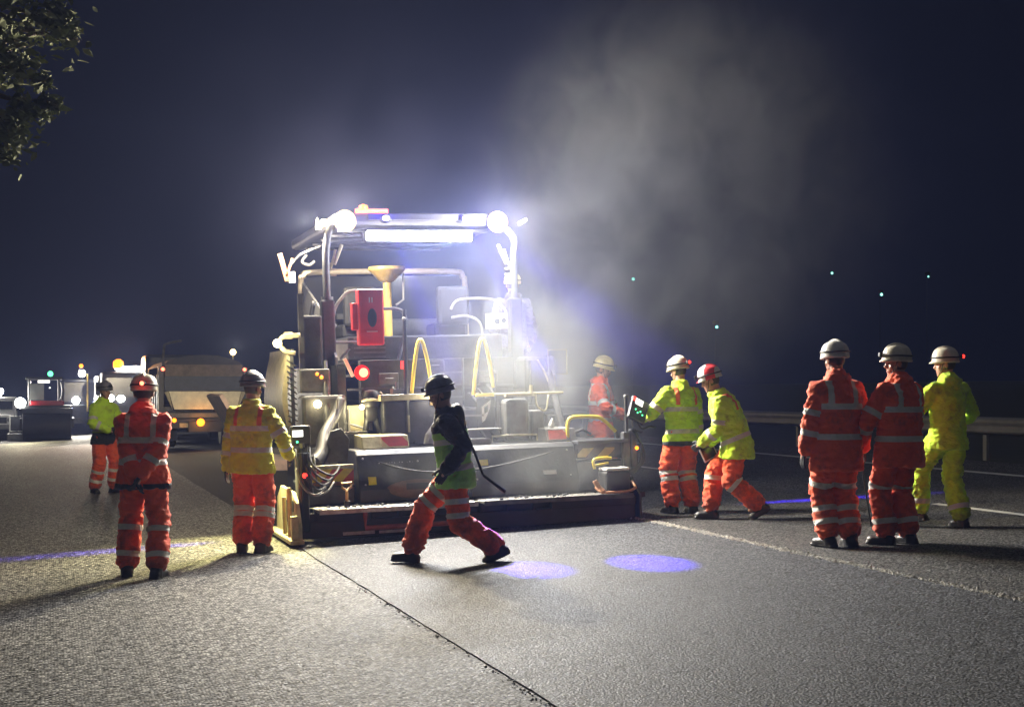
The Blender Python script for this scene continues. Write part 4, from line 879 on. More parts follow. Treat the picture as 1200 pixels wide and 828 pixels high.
def hv_mat(name, base, panel=(.02, .022, .03), stripe=(.9, .16, .05), rough=.75):
    m = bpy.data.materials.new(name); m.use_nodes = True
    n, l = m.node_tree.nodes, m.node_tree.links; p = n['Principled BSDF']
    p.inputs['Roughness'].default_value = rough; p.inputs['Sheen Weight'].default_value = .15; p.inputs['Specular IOR Level'].default_value = .3
    t = n.new('ShaderNodeTexCoord'); nz = n.new('ShaderNodeTexNoise'); nz.inputs['Scale'].default_value = 6; nz.inputs['Detail'].default_value = 8; nz.inputs['Roughness'].default_value = .7
    l.new(t.outputs['Object'], nz.inputs['Vector'])
    r = n.new('ShaderNodeValToRGB'); r.color_ramp.elements[0].position = .36; r.color_ramp.elements[1].position = .60
    r.color_ramp.elements[0].color = (base[0] * .82, base[1] * .78, base[2] * .9 + .004, 1); r.color_ramp.elements[1].color = (*base, 1)
    l.new(nz.outputs['Fac'], r.inputs[0]); cur = r.outputs[0]
    gz_ = n.new('ShaderNodeTexNoise'); gz_.inputs['Scale'].default_value = 4.2; gz_.inputs['Detail'].default_value = 9; gz_.inputs['Roughness'].default_value = .68; l.new(t.outputs['Object'], gz_.inputs['Vector'])
    zx = n.new('ShaderNodeSeparateXYZ'); l.new(t.outputs['Object'], zx.inputs[0])
    zr = n.new('ShaderNodeMapRange'); zr.inputs[1].default_value = .75; zr.inputs[2].default_value = .1; zr.inputs[3].default_value = 0; zr.inputs[4].default_value = .16; l.new(zx.outputs['Z'], zr.inputs[0])
    ga = n.new('ShaderNodeMath'); l.new(gz_.outputs['Fac'], ga.inputs[0]); l.new(zr.outputs[0], ga.inputs[1])
    gm = n.new('ShaderNodeMapRange'); gm.inputs[1].default_value = .56; gm.inputs[2].default_value = .72; gm.inputs[4].default_value = .62; l.new(ga.outputs[0], gm.inputs[0])
    gx = n.new('ShaderNodeMix'); gx.data_type = 'RGBA'; l.new(gm.outputs[0], gx.inputs['Factor']); l.new(cur, gx.inputs['A']); gx.inputs['B'].default_value = (.06, .045, .035, 1); cur = gx.outputs['Result']
    for an, c in (('panel', panel), ('stripe', stripe), ('band', (.70, .69, .62))):
        a = n.new('ShaderNodeAttribute'); a.attribute_name = an
        mr = n.new('ShaderNodeMapRange'); mr.inputs[1].default_value = -.003; mr.inputs[2].default_value = .003
        l.new(a.outputs['Fac'], mr.inputs[0])
        mx = n.new('ShaderNodeMix'); mx.data_type = 'RGBA'; l.new(mr.outputs[0], mx.inputs['Factor']); l.new(cur, mx.inputs['A']); mx.inputs['B'].default_value = (*c, 1)
        cur = mx.outputs['Result']
    l.new(cur, p.inputs['Base Color'])
    w = n.new('ShaderNodeTexNoise'); w.inputs['Scale'].default_value = 160; w.inputs['Detail'].default_value = 2; l.new(t.outputs['Object'], w.inputs['Vector'])
    b = n.new('ShaderNodeBump'); b.inputs['Strength'].default_value = .25; b.inputs['Distance'].default_value = .004; l.new(w.outputs['Fac'], b.inputs['Height'])
    w2_ = n.new('ShaderNodeTexNoise'); w2_.inputs['Scale'].default_value = 15; w2_.inputs['Detail'].default_value = 3; w2_.inputs['Distortion'].default_value = 1.2
    mp = n.new('ShaderNodeMapping'); mp.inputs['Scale'].default_value = (1, 1, 1.7); l.new(t.outputs['Object'], mp.inputs[0]); l.new(mp.outputs[0], w2_.inputs['Vector'])
    b2 = n.new('ShaderNodeBump'); b2.inputs['Strength'].default_value = .55; b2.inputs['Distance'].default_value = .03; l.new(w2_.outputs['Fac'], b2.inputs['Height']); l.new(b.outputs[0], b2.inputs['Normal']); l.new(b2.outputs[0], p.inputs['Normal'])
    return m
ORANGE = hv_mat('orange_hi_vis', (1.0, .135, .035))
YELLOW = hv_mat('yellow_hi_vis', (.66, 1.0, .04))
GOLD = hv_mat('yellow_coat', (.82, .80, .04))
def skin_mat():
    m = bpy.data.materials.new('skin'); m.use_nodes = True
    n, l = m.node_tree.nodes, m.node_tree.links; p = n['Principled BSDF']; p.inputs['Roughness'].default_value = .5
    cur = None
    base = n.new('ShaderNodeRGB'); base.outputs[0].default_value = (.52, .29, .20, 1); cur = base.outputs[0]
    for an, c in (('lip', (.36, .13, .11)), ('hair', (.035, .025, .02)), ('eye', (.03, .02, .02))):
        a = n.new('ShaderNodeAttribute'); a.attribute_name = an
        mr = n.new('ShaderNodeMapRange'); mr.inputs[1].default_value = -.002; mr.inputs[2].default_value = .003; l.new(a.outputs['Fac'], mr.inputs[0])
        mx = n.new('ShaderNodeMix'); mx.data_type = 'RGBA'; l.new(mr.outputs[0], mx.inputs['Factor']); l.new(cur, mx.inputs['A']); mx.inputs['B'].default_value = (*c, 1); cur = mx.outputs['Result']
    l.new(cur, p.inputs['Base Color']); return m
SKIN = skin_mat()
M['helmet'] = mat('cream_helmet', (.66, .62, .50), .35, 0, .18, 14, .05, 50)
M['helmet_w'] = mat('white_helmet', (.72, .71, .68), .32, 0, .2, 14, .05, 50)
M['helmet_y'] = mat('yellowish_helmet', (.68, .58, .26), .35, 0, .2, 14, .05, 50)
M['helmet_d'] = mat('dark_helmet', (.16, .16, .18), .35, 0, .5, 7, .05, 50)
M['helmet_rw'] = stripes('red_white_helmet', (.72, .70, .67), (.60, .05, .06), 4.2, (.55, 1, 0), .35, .15)
M['glove'] = mat('black_glove', (.02, .021, .026), .6, 0, .3, 20, .2, 90)
M['glove_t'] = mat('tan_glove', (.42, .24, .14), .65, 0, .25, 20, .2, 90)
M['boot'] = mat('black_boot', (.016, .015, .015), .42, 0, .4, 16, .2, 60)
M['strap'] = mat('black_strap', (.02, .02, .022), .6)

def glove_mesh(curl, side):
    bm = new_bm()
    ell(bm, (0, 0, -.045), (.022, .042, .055)); limb(bm, [(0, 0, .05), (0, 0, -.01)], [.038, .031], 10)
    for k, (y, ln) in enumerate(((.033, .072), (.011, .082), (-.011, .076), (-.032, .060))):
        a = Vector((0, y, -.085)); c1 = curl * .7; c2 = curl * 1.7; c3 = curl * 2.5
        b = a + Vector((-math.sin(c1), .06 * (1 - k / 1.5), -math.cos(c1))) * ln * .45
        c = b + Vector((-math.sin(c2), 0, -math.cos(c2))) * ln * .32
        d = c + Vector((-math.sin(c3), 0, -math.cos(c3))) * ln * .25
        limb(bm, [a + Vector((0, 0, .03)), a, b, c, d], [.011, .0115, .0105, .0098, .0085], 8)
    limb(bm, [(0, .03, -.03), (-.014, .058, -.055), (-.024, .066, -.085), (-.028, .062, -.108)], [.015, .013, .0115, .0095], 8)
    me = evaluated(bm, .0055, 1)
    if side < 0:
        c = coords(me); c[:, 0] *= -1; set_co(me, c); me.flip_normals()
    return me
GL = {(s, k): glove_mesh(cv, s) for s in (1, -1) for k, cv in (('relaxed', .28), ('grip', .72))}
def boot_mesh():
    bm = new_bm()
    limb(bm, [(0, -.015, .06), (0, -.015, 0), (0, -.02, -.05)], [.046, .052, .054], 14)
    limb(bm, [(0, -.045, -.045), (0, .06, -.04), (0, .15, -.055)], [.05, .05, .047], 14)
    ell(bm, (0, .12, -.05), (.052, .085, .048)); box(bm, -.048, .048, -.09, .20, -.085, -.06, bev=.012)
    me = evaluated(bm, .009, 2); c = coords(me); c[:, 2] = np.maximum(c[:, 2], -.085); set_co(me, c); return me
BOOT = boot_mesh()
def helmet_meshes():
    bm = new_bm()
    pr = [(.117, -.030), (.1205, -.022), (.120, -.008), (.119, .012), (.118, .03), (.111, .06), (.095, .088), (.068, .108), (.035, .118), (.001, .120)]
    lathe(bm, pr, (0, 0, 0), 32)
    for v in bm.verts:
        v.co.y *= 1.16
        if v.co.z < -.015 and v.co.y > .08: v.co.y += .030 * (v.co.y - .08) / .06; v.co.z -= .006
        elif v.co.z < -.015 and v.co.y < -.1: v.co.y -= .006
    tube(bm, curve([(0, .125, .035), (0, .09, .098), (0, .0, .127), (0, -.09, .098), (0, -.125, .04)], 5), .014, 8)
    me = evaluated(bm, .006, 1); return me
HELM = helmet_meshes()

def person(label, x, y, face, H=1.80, feet=None, pelvis=(0, 0, 0), lean=0., side=0., yaw=0., hands=None, poles=None, head=(0, 0), jacket=ORANGE, trousers=ORANGE,
           helmet='helmet', lampc=None, lamp_back=False, hood=True, j_bands=(.05, .27), braces=True, s_bands=(.22, .40), t_bands=(.16, .34), gloves='glove', grips=(0, 0),
           dark_hem=None, short_stripes=False, top_dark=None, bulk=1., long=0., zoff=None, glove_on=True, sleeve_dark=False, seed=0):
    feet = feet or {-1: (-.13, 0, .12, 0, 0), 1: (.13, .0, -.12, 0, 0)}
    hands = hands or {-1: (-.27, .05, .78), 1: (.27, .05, .78)}
    poles = poles or {-1: (-.5, -1, 0), 1: (.5, -1, 0)}
    root_loc = Vector((x, y, gz(x) if zoff is None else zoff))
    rz = -TH + math.radians(face)
    pel = Vector((pelvis[0], pelvis[1], .96 + pelvis[2]))
    up = (Euler((-lean, 0, 0)).to_matrix() @ Euler((0, side, 0)).to_matrix()) @ Vector((0, 0, 1))
    cx = Euler((0, 0, yaw)).to_matrix() @ Vector((1, 0, 0)); cx = (cx - up * cx.dot(up)).normalized(); cyv = up.cross(cx)
    def sp(s, fx=0., fy=0.): return pel + up * s + cx * fx + cyv * fy
    sh = {s: sp(.455, s * .178) for s in (-1, 1)}
    hip = {s: pel + Vector((s * .095, 0, -.02)) for s in (-1, 1)}
    ank, knee, elb, wri = {}, {}, {}, {}
    for s in (-1, 1):
        fx, fy, fyaw, lift, pitch = feet[s]
        ank[s] = Vector((fx, fy, .085 + lift))
        knee[s], ank[s] = ik(hip[s], ank[s], .445, .44, (s * .12, 1, 0))
        elb[s], wri[s] = ik(sh[s], hands[s], .30, .27, poles[s])
    neck = sp(.55)
    hm = Matrix.Translation(neck + up * .085 + Vector((0, .03 + .06 * math.sin(lean), .078))) @ Euler((-head[1] - lean * .35, 0, math.radians(head[0]) + yaw), 'XYZ').to_matrix().to_4x4()
    # body: one continuous surface
    bm = new_bm()
    loft(bm, [(sp(s), cx, cyv, a, b) for s, a, b in ((-.12, .13, .10), (0, .155, .11), (.2, .145, .10), (.38, .165, .105), (.48, .14, .085), (.54, .07, .065))])
    limb(bm, [neck - up * .06, hm @ Vector((0, -.01, -.03))], [.062, .056])
    for s in (-1, 1):
        limb(bm, [hip[s], knee[s], ank[s]], [.082, .056, .042]); limb(bm, [sh[s], elb[s], wri[s]], [.055, .043, .032])
        q = (ank[s] + Euler((0, 0, feet[s][2])).to_matrix() @ Vector((0, .11, -.04))); limb(bm, [ank[s], q], [.04, .033])
        if not glove_on or True: limb(bm, [wri[s], wri[s] + (wri[s] - elb[s]).normalized() * .06], [.028, .026])
    ell(bm, (0, -.008, .022), (.078, .098, .105), hm); ell(bm, (0, .028, -.045), (.060, .072, .085), hm); ell(bm, (0, .068, -.100), (.03, .028, .024), hm)
    ell(bm, (0, .088, .028), (.055, .018, .014), hm); ell(bm, (0, .100, -.022), (.017, .024, .018), hm); ell(bm, (0, .096, .002), (.011, .016, .03), hm)
    ell(bm, (0, .088, -.068), (.026, .014, .011), hm)
    for s in (-1, 1): ell(bm, (s * .080, -.004, -.008), (.012, .024, .034), hm); ell(bm, (s * .045, .062, -.025), (.022, .022, .022), hm)
    me = evaluated(bm, .0095, 1, 'person')
    c = coords(me); hi = np.array(hm.inverted()); hc = c @ hi[:3, :3].T + hi[:3, 3]
    eye = np.maximum(.012 - np.linalg.norm((hc - np.array((.031, .088, .006))) * (1, .6, 1.5), axis=1), .012 - np.linalg.norm((hc - np.array((-.031, .088, .006))) * (1, .6, 1.5), axis=1))
    brow = .008 - np.abs(hc[:, 2] - .03) - 10 * np.maximum(0, np.abs(np.abs(hc[:, 0]) - .033) - .02) - 10 * np.maximum(0, .07 - hc[:, 1])
    attr(me, 'eye', np.maximum(eye, brow)); attr(me, 'lip', .010 - np.abs(hc[:, 2] + .068) - 5 * np.maximum(0, np.abs(hc[:, 0]) - .024) - 5 * np.maximum(0, .07 - hc[:, 1]))
    attr(me, 'hair', np.minimum(np.minimum(.018 - hc[:, 1], hc[:, 2] + .055), .085 - np.abs(hc[:, 0])) if True else 0)
    root = link('person', me, SKIN, None)
    root.location = root_loc; root.rotation_euler = (0, 0, rz); k = H / 1.80; root.scale = (k, k, k)
    tag(root, label, 'person', 'road workers in hi vis clothing')
    # jacket
    B = bulk
    bm = new_bm()
    hem = -.15 - long
    secs = [(sp(s) if s > -.02 else pel + Vector((0, 0, s)) + Vector((0, .5 * math.sin(lean) * s * -.1, 0)), cx, cyv if s > -.02 else Vector((-cx.y, cx.x, 0)), a * B, b * B) for s, a, b in
            ((hem, .224, .166), (hem + .06, .220, .164), (-.02, .205, .154), (.12, .185, .14), (.28, .20, .148), (.39, .214, .150), (.465, .198, .132), (.51, .150, .108), (.545, .098, .092), (.60, .084, .090))]
    loft(bm, secs, 24)
    for s in (-1, 1): limb(bm, [sh[s], elb[s], wri[s] - (wri[s] - elb[s]).normalized() * .015], [.080 * B ** .5, .073, .060])
    if hood:
        ell(bm, tuple(sp(.545, 0, -.055)), (.122, .082, .062)); ell(bm, tuple(sp(.585, 0, -.01)), (.098, .095, .05))
    else: ell(bm, tuple(sp(.555, 0, .0)), (.082, .078, .04))
    me = evaluated(bm, .0145, 6, 'jacket')
    folds(me, seed * 3.1, .0105, [(elb[-1], .16), (elb[1], .16), (sp(.02), .2)])
    c = coords(me)
    spv = np.array(up); s_ = (c - np.array(pel)) @ spv; xl = (c - np.array(pel)) @ np.array(cx); yl = (c - np.array(pel)) @ np.array(cyv)
    ad = np.full(len(c), 9.); al = np.zeros(len(c))
    for sd in (-1, 1):
        d1, t1 = seg_dist(c, sh[sd], elb[sd]); d2, t2 = seg_dist(c, elb[sd], wri[sd]); t2 = t2 + .30
        d = np.minimum(d1, d2); t = np.where(d1 < d2, t1, t2); u = d < ad; ad = np.where(u, d, ad); al = np.where(u, t, al)
    tor = np.maximum(np.abs(xl) / (.20 * B), np.abs(yl) / (.15 * B))
    sleeve = (ad < .098) & ((np.abs(xl) > .175 * B) | (tor > 1.10))
    hw = .027
    bt = np.full(len(c), -1.)
    for q in j_bands: bt = np.maximum(bt, hw - np.abs(s_ - q))
    if braces: bt = np.maximum(bt, np.minimum(.024 - np.abs(np.abs(xl) - .118), np.minimum(s_ - max(j_bands), .53 - s_)))
    bs = np.full(len(c), -1.)
    for q in s_bands: bs = np.maximum(bs, hw - np.abs(al - q))
    attr(me, 'band', np.where(sleeve, bs, bt))
    pn = np.full(len(c), -1.)
    if dark_hem is not None: pn = np.where(sleeve, -1, dark_hem - s_)
    if top_dark is not None: pn = np.where(sleeve, .1, s_ - top_dark)
    if sleeve_dark: pn = np.where(sleeve, np.maximum(al - .2, -1), pn)
    attr(me, 'panel', pn)
    st = np.full(len(c), -1.)
    if short_stripes: st = np.where(sleeve, -1, np.minimum(.022 - np.abs(np.abs(xl) - .125), np.minimum(s_ - .31, .53 - s_)))
    attr(me, 'stripe', st)
    link('jacket', me, jacket, root)
    # trousers
    bm = new_bm()
    px_, py_ = Vector((1, 0, 0)), Vector((0, 1, 0))
    loft(bm, [(pel + Vector((0, 0, s)), px_, py_, a, b) for s, a, b in ((.06, .145, .105), (-.02, .168, .124), (-.10, .170, .128), (-.16, .12, .11))], 20)
    for s in (-1, 1): limb(bm, [hip[s], hip[s].lerp(knee[s], .5), knee[s], ank[s] + (knee[s] - ank[s]).normalized() * .075], [.104, .106, .098, .100])
    me = evaluated(bm, .0145, 3, 'trousers')
    folds(me, seed * 1.7 + 5, .0115, [(knee[-1], .2), (knee[1], .2), (ank[-1], .22), (ank[1], .22)])
    c = coords(me); bt = np.full(len(c), -1.); best = np.full(len(c), 9.); al = np.zeros(len(c))
    for sd in (-1, 1):
        d1, t1 = seg_dist(c, ank[sd], knee[sd]); d2, t2 = seg_dist(c, knee[sd], hip[sd]); t2 = t2 + .44
        d = np.minimum(d1, d2); t = np.where(d1 < d2, t1, t2); u = d < best; best = np.where(u, d, best); al = np.where(u, t, al)
    for q in t_bands: bt = np.maximum(bt, .026 - np.abs(al - q))
    attr(me, 'band', bt); attr(me, 'panel', np.full(len(c), -1.)); attr(me, 'stripe', np.full(len(c), -1.))
    link('trousers', me, trousers, root)
    for s in (-1, 1):
        o = bpy.data.objects.new('boot', BOOT); COL.objects.link(o); o.parent = root
        if not BOOT.materials: BOOT.materials.append(M['boot']); BOOT.polygons.foreach_set('use_smooth', np.ones(len(BOOT.polygons), bool))
        o.matrix_local = Matrix.Translation(ank[s]) @ Euler((feet[s][4], 0, feet[s][2]), 'XYZ').to_matrix().to_4x4() @ Matrix.Diagonal((1.12, .95, 1.05, 1))
        g = GL[(s, 'grip' if grips[(s + 1) // 2] else 'relaxed')].copy(); g.polygons.foreach_set('use_smooth', np.ones(len(g.polygons), bool)); g.materials.clear(); g.materials.append(M[gloves])
        o = bpy.data.objects.new('glove', g); COL.objects.link(o); o.parent = root
        fz = -(wri[s] - elb[s]).normalized(); fxv = Vector((1, 0, 0)); fxv = (fxv - fz * fxv.dot(fz))
        if fxv.length < .3: fxv = Vector((0, 0, -s)); fxv = fxv - fz * fxv.dot(fz)
        fxv.normalize(); fyv = fz.cross(fxv)
        o.matrix_local = Matrix.Translation(wri[s]) @ Matrix((fxv, fyv, fz)).transposed().to_4x4()
    # helmet with head band lamp
    hme = HELM.copy(); hme.materials.clear(); hme.materials.append(M[helmet]); hme.polygons.foreach_set('use_smooth', np.ones(len(hme.polygons), bool))
    h = bpy.data.objects.new('hard_hat', hme); COL.objects.link(h); h.parent = root
    h.matrix_local = hm @ Matrix.Translation((0, -.005, .050)) @ Euler((.08, 0, 0)).to_matrix().to_4x4() @ Matrix.Diagonal((1.0, .98, 1.04, 1))
    bm = new_bm(); tube(bm, [(.124 * math.cos(a), .145 * math.sin(a), .022) for a in np.linspace(0, 2 * PI, 24, endpoint=False)], .007, 6, True); obj('head_band', bm, M['strap'], h, smooth=True)
    bm = new_bm()
    for s in (-1, 1): tube(bm, curve([(s * .105, .02, .0), (s * .085, .04, -.08), (s * .03, .075, -.158)], 5), .004, 6)
    obj('chin_strap', bm, M['strap'], h, smooth=True)
    sgn = -1 if lamp_back else 1
    bm = new_bm(); box(bm, -.03, .03, sgn * .145, sgn * .175, .01, .05, bev=.008); hl = obj('headlamp', bm, M['strap'], h)
    if lampc:
        bm = new_bm(); ball(bm, (0, sgn * .178, .03), .019, 12); obj('lens', bm, M[lampc], hl, smooth=True)
    return root, hm, k
def w2(root, v): 
    return Matrix.LocRotScale(root.location, root.rotation_euler, root.scale) @ Vector(v)

# 1 left foreground, hands joined behind the back
p1, hm1, k1 = person('worker in orange with hands joined behind his back and a red lamp behind the helmet', .85, 13.85, 2, 1.83,
    feet={-1: (-.16, .06, .25, 0, 0), 1: (.15, -.12, -.2, 0, 0)}, hands={-1: (-.02, -.225, .90), 1: (.03, -.235, .93)}, poles={-1: (-1, -.15, 0), 1: (1, -.15, 0)}, head=(6, .12),
    dark_hem=-.105, lampc='e_redhot', lamp_back=True, helmet='helmet', bulk=1.1, j_bands=(.09, .29), t_bands=(.12, .36), seed=1)
lamp('POINT', 'helmet_glow', w2(p1, hm1 @ Vector((0, -.30, .05))), .5, (1, .05, .03), size=.02)
# 2 far left, facing right
person('distant worker at the left in yellow jacket and orange trousers, turned towards the truck', .92, 25.55, -128, 1.84,
    feet={-1: (-.12, .1, .2, 0, 0), 1: (.12, -.1, -.3, 0, 0)}, hands={-1: (-.08, .26, 1.08), 1: (.10, .26, 1.05)}, poles={-1: (-1, -.4, -.3), 1: (1, -.4, -.3)}, jacket=YELLOW, j_bands=(.08,), braces=False, dark_hem=.04, helmet='helmet_d', t_bands=(.14, .30), seed=2)
# 3 beside the left control panel
person('worker in yellow jacket and orange trousers from behind, beside the left end of the machine', 2.02, 15.15, -8, 1.82,
    feet={-1: (-.10, .0, .25, 0, 0), 1: (.12, -.05, -.2, 0, 0)}, hands={-1: (-.29, .06, .80), 1: (.33, .22, .98)}, head=(-25, .1), jacket=GOLD, short_stripes=True, braces=False, helmet='helmet_d', j_bands=(.09, .31), t_bands=(.30, .36), hood=False, bulk=1.08, seed=3)
# 4 striding across the new mat
p4, hm4, k4 = person('worker striding left across the fresh asphalt in orange trousers, yellow vest and dark top', 3.62, 13.0, 88, 1.80,
    feet={1: (.06, .42, -.05, .0, .05), -1: (-.08, -.40, .0, .06, -.45)}, pelvis=(0, .0, -.105), lean=.16, hands={1: (.20, .12, .84), -1: (-.30, .06, .88)}, head=(8, .25), top_dark=.37, braces=False, j_bands=(.03, .28), s_bands=(), jacket=hv_mat('yellow_vest', (.40, .80, .16)), helmet='helmet_d', hood=False, t_bands=(.50, .63), seed=4, bulk=1.08)
# 7 beyond the right end of the paver
person('worker in orange standing beyond the right end of the paver, cream helmet, looking down', 7.24, 18.6, -104, 1.86,
    hands={-1: (-.06, .30, 1.06), 1: (.10, .30, 1.10)}, poles={-1: (-1, -.4, -.4), 1: (1, -.4, -.4)}, head=(0, .3), helmet='helmet_y', gloves='glove_t', hood=True, seed=5)
# 8 at the right control panel
p8, hm8, k8 = person('worker in bright yellow jacket with black hem reaching for the right control panel', 7.14, 15.7, 26, 1.80,
    feet={-1: (-.10, .05, .1, 0, 0), 1: (.12, -.05, -.15, 0, 0)}, hands={-1: (-.30, .36, 1.12), 1: (.27, .08, .82)}, poles={-1: (-.7, -.6, -.6), 1: (.5, -1, 0)}, lean=.06, head=(20, .22), jacket=YELLOW, dark_hem=-.115, short_stripes=True, braces=False, lampc='e_red', lamp_back=True, j_bands=(.0, .26), t_bands=(.32, .40), hood=False, seed=6, bulk=1.06)
lamp('POINT', 'helmet_glow', w2(p8, hm8 @ Vector((0, -.30, .1))), .35, (1, .05, .03), size=.02)
# 9 bent, stepping left with a tablet
p9, hm9, k9 = person('bent worker in a long yellow coat stepping left with a handheld tablet', 7.30, 14.70, 78, 1.78,
    feet={1: (.06, .24, -.05, .0, 0), -1: (-.06, -.32, .1, .07, -.55)}, pelvis=(0, -.06, -.06), lean=.40, hands={1: (.10, .26, .86), -1: (-.06, .34, .86)}, head=(6, .22), jacket=YELLOW, short_stripes=True, braces=False, helmet='helmet_rw', j_bands=(.02,), long=.06, t_bands=(.38,), hood=False, bulk=1.15, seed=7, grips=(0, 1))
# 10, 11 the two orange workers on the right
person('worker in orange from behind, left of the three on the right, arms hanging down', 7.0, 11.9, 13, 1.86,
    feet={-1: (-.09, .02, .35, 0, 0), 1: (.10, -.04, -.1, 0, 0)}, pelvis=(-.02, 0, 0), hands={-1: (-.32, .05, .80), 1: (.30, .12, .84)}, head=(14, .12), helmet='helmet_w', t_bands=(.14, .26, .50), j_bands=(.03, .30), bulk=1.10, long=.12, seed=8)
p11, hm11, k11 = person('heavier worker in orange in profile to the left, holding a thin rod, middle of three', 7.53, 11.72, 28, 1.80,
    feet={-1: (-.10, .06, .5, 0, 0), 1: (.10, -.02, .15, 0, 0)}, hands={-1: (-.24, .24, .95), 1: (.28, .12, .86)}, poles={-1: (-1, -.5, -.2), 1: (.5, -1, 0)}, head=(62, .06), t_bands=(.13, .46), j_bands=(.02, .29), bulk=1.16, long=.09, seed=9, hood=True, grips=(1, 0))
# 12 all yellow on the right
person('worker all in yellow, farthest right, one knee bent, looking left', 8.62, 12.55, 24, 1.76,
    feet={-1: (-.16, .24, .3, .05, -.2), 1: (.14, -.06, -.1, 0, 0)}, hands={-1: (-.16, .28, 1.12), 1: (.22, .22, 1.02)}, poles={-1: (-1, -.4, -.4), 1: (1, -.5, -.4)}, head=(52, .1), jacket=YELLOW, trousers=YELLOW, braces=False, j_bands=(), s_bands=(), t_bands=(.13,), lampc='e_red', lamp_back=True, hood=True, seed=10, dark_hem=None)
# 13 operator on the platform
pp = pw(1.42, 2.9, 2.0)
person('operator with a pale helmet half hidden by smoke on the paver platform', pp.x, pp.y, 10, 1.72, zoff=pp.z - .58, pelvis=(0, 0, -.1), helmet='helmet_y', jacket=hv_mat('navy_jacket', (.05, .05, .12)), trousers=hv_mat('navy_trousers', (.04, .04, .09)), j_bands=(), braces=False, s_bands=(), t_bands=(), seed=11)
# small rucksack on the striding worker
rk = thing('rucksack', w2(p4, (0, .05, 1.30)), 'small black and ochre rucksack high on the back of the striding worker', 'rucksack', -TH + math.radians(88))
bm = new_bm(); ell(bm, (0, -.06, .03), (.13, .075, .15)); obj('pack', bm, M['strap'], rk, smooth=True)
bm = new_bm(); ell(bm, (0, -.10, -.02), (.09, .05, .07)); obj('pocket', bm, mat('ochre_pocket', (.40, .28, .08), .7), rk, smooth=True)
# things held
def held_rod(name, a, b, r, label, cat, m):
    a, b = Vector(a), Vector(b)
    o = thing(name, b, label, cat)
    bm = new_bm(); tube(bm, [a - b, Vector((0, 0, 0))], r, 8); obj('shaft', bm, m, o, smooth='auto')
    d = (a - b).normalized()
    bm = new_bm(); tube(bm, [(a - b) - d * .02, (a - b) + d * .1], r * 1.8, 8); obj('grip', bm, M['rubber'], o, smooth='auto')
    return o
a = w2(p11, (-.25, .27, .88)); b = ground(1021, 616)
held_rod('probe_rod', a, b, .008, 'thin black rod held by the middle worker of the right group', 'rod', M['black'])
t = 12.75
pts = [plane(536, 487, t - .05), plane(552, 520, t - .12), plane(566, 556, t - .1), plane(592, 576, t - .1)]
o = thing('hose_lance', pts[1], 'black bent lance slung from the shoulder of the striding worker', 'lance')
bm = new_bm(); tube(bm, curve([q - pts[1] for q in pts[:3]], 6), .012, 8); obj('hose', bm, M['rubber'], o, smooth=True)
bm = new_bm(); tube(bm, [pts[2] - pts[1], pts[3] - pts[1]], [.014, .018], 8); obj('wand', bm, M['black'], o, smooth='auto')
# tablet
a = w2(p9, (.10, .30, .80))
o = thing('tablet', a, 'dark tablet with a pale edge in the hands of the bent worker', 'tablet', -TH + math.radians(10))
o.rotation_euler = (math.radians(8), math.radians(-28), -TH + .2)
bm = new_bm(); box(bm, -.09, .09, -.012, .012, -.15, .10, bev=.008); obj('case', bm, M['white'], o)
bm = new_bm(); box(bm, -.075, .075, -.016, -.013, -.13, .08, bev=.001); obj('screen', bm, M['glass'], o)

# ------------------------------------------------------------------ smoke over the fresh asphalt, and the night air
def volume_mat(name, col, dens, aniso):
    m = bpy.data.materials.new(name); m.use_nodes = True
    n, l = m.node_tree.nodes, m.node_tree.links
    n.remove(n['Principled BSDF']); v = n.new('ShaderNodeVolumePrincipled')
    v.inputs['Color'].default_value = (*col, 1); v.inputs['Density'].default_value = dens; v.inputs['Anisotropy'].default_value = aniso
    l.new(v.outputs[0], n['Material Output'].inputs['Volume']); return m, v
bm = new_bm(); box(bm, -95, 195, -27, 325, -6, 60)
hz = obj('haze', bm, volume_mat('night_haze', (.36, .46, 1.0), HAZE_DENSITY, .5)[0]); tag(hz, 'thin bluish night haze in the air around the roadworks', 'haze', kind='stuff')
sm_m, sv = volume_mat('asphalt_smoke', (.93, .95, .94), 0, .22)
n, l = sm_m.node_tree.nodes, sm_m.node_tree.links
tc = n.new('ShaderNodeTexCoord'); total = None
BL = [((5.15, 16.0, 2.3), (.9, .5, 1.0), .19), ((5.1, 14.9, 1.9), (.6, .9, .85), .20), ((4.15, 14.9, 1.8), (.4, .8, .7), .09), ((4.8, 16.0, 1.4), (.8, .5, .6), .14), ((6.0, 18.0, 3.0), (.6, .7, 1.0), .22), ((6.4, 18.2, 4.4), (.7, .8, .9), .34), ((5.8, 16.6, 1.8), (.7, .6, .7), .20), ((6.9, 18.3, 3.3), (.75, .8, 1.0), .75), ((7.2, 18.3, 5.0), (.9, 1.0, 1.0), 1.2), ((8.1, 18.0, 3.3), (1.3, 1.1, 1.4), .60), ((8.5, 18.2, 5.6), (1.5, 1.2, 1.3), .72), ((9.8, 18.4, 4.4), (1.6, 1.2, 1.6), .35), ((5.5, 15.3, .75), (.9, .5, .4), .7), ((3.9, 15.4, .7), (.7, .4, .3), .45), ((6.3, 16.6, 1.5), (.8, .7, .8), .42), ((4.6, 17.6, 4.5), (3.2, 2.2, 2.2), .020)]  # the last, wide blob is thin mist added to carry the glow
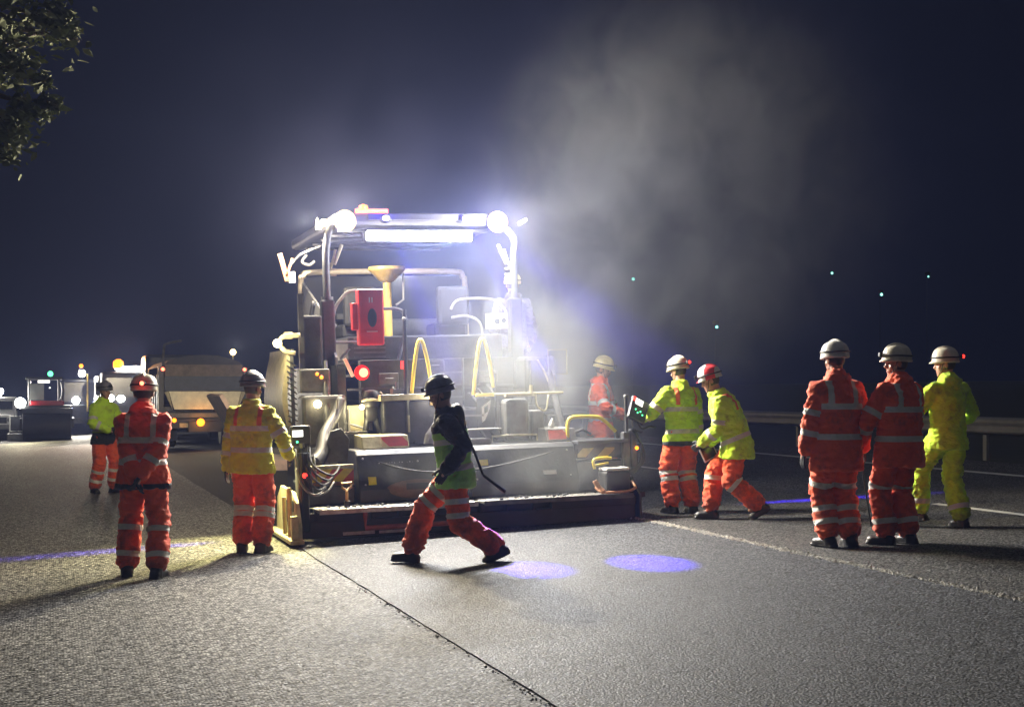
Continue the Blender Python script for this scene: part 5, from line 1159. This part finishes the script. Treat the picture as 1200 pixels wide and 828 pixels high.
for c, r, w in BL:
    s = n.new('ShaderNodeVectorMath'); s.operation = 'SUBTRACT'; s.inputs[1].default_value = c; l.new(tc.outputs['Object'], s.inputs[0])
    d = n.new('ShaderNodeVectorMath'); d.operation = 'DIVIDE'; d.inputs[1].default_value = r; l.new(s.outputs[0], d.inputs[0])
    q = n.new('ShaderNodeVectorMath'); q.operation = 'DOT_PRODUCT'; l.new(d.outputs[0], q.inputs[0]); l.new(d.outputs[0], q.inputs[1])
    e_ = n.new('ShaderNodeMath'); e_.operation = 'MULTIPLY'; e_.inputs[1].default_value = -1.0; l.new(q.outputs['Value'], e_.inputs[0])
    x_ = n.new('ShaderNodeMath'); x_.operation = 'EXPONENT'; l.new(e_.outputs[0], x_.inputs[0])
    a_ = n.new('ShaderNodeMath'); a_.operation = 'MULTIPLY_ADD'; a_.inputs[1].default_value = w; l.new(x_.outputs[0], a_.inputs[0])
    if total is None: a_.inputs[2].default_value = 0
    else: l.new(total, a_.inputs[2])
    total = a_.outputs[0]
nz = n.new('ShaderNodeTexNoise'); nz.inputs['Scale'].default_value = 1.05; nz.inputs['Detail'].default_value = 7; nz.inputs['Roughness'].default_value = .6; nz.inputs['Distortion'].default_value = .9
mp = n.new('ShaderNodeMapping'); mp.inputs['Rotation'].default_value = (0, math.radians(28), 0); mp.inputs['Scale'].default_value = (1.3, 1.3, 1.0); l.new(tc.outputs['Object'], mp.inputs[0]); l.new(mp.outputs[0], nz.inputs['Vector'])
mr = n.new('ShaderNodeMapRange'); mr.inputs[1].default_value = .38; mr.inputs[2].default_value = .66; mr.inputs[3].default_value = .18; mr.inputs[4].default_value = 1.25; l.new(nz.outputs['Fac'], mr.inputs[0])
mu = n.new('ShaderNodeMath'); mu.operation = 'MULTIPLY'; l.new(total, mu.inputs[0]); l.new(mr.outputs[0], mu.inputs[1]); 
mu2 = n.new('ShaderNodeMath'); mu2.operation = 'MULTIPLY'; mu2.inputs[1].default_value = SMOKE; l.new(mu.outputs[0], mu2.inputs[0]); l.new(mu2.outputs[0], sv.inputs['Density'])
cm = n.new('ShaderNodeMapRange'); cm.inputs[1].default_value = .02; cm.inputs[2].default_value = .16; l.new(total, cm.inputs[0])
cx_ = n.new('ShaderNodeMix'); cx_.data_type = 'RGBA'; cx_.inputs['A'].default_value = (.46, .50, 1, 1); cx_.inputs['B'].default_value = (.93, .96, .97, 1); l.new(cm.outputs[0], cx_.inputs['Factor']); l.new(cx_.outputs['Result'], sv.inputs['Color'])  # violet-blue glow above the canopy painted into the colour of thin smoke
bm = new_bm(); bmesh.ops.create_icosphere(bm, subdivisions=3, radius=1)
for v in bm.verts:
    v.co = Vector((6.0 + v.co.x * 6.4, 17.2 + v.co.y * 3.4, 4.4 + v.co.z * 4.8)); v.co.z = max(v.co.z, .36)
smk = obj('smoke', bm, sm_m); tag(smk, 'pale smoke rising from the hot asphalt over the right of the paver', 'smoke', kind='stuff')
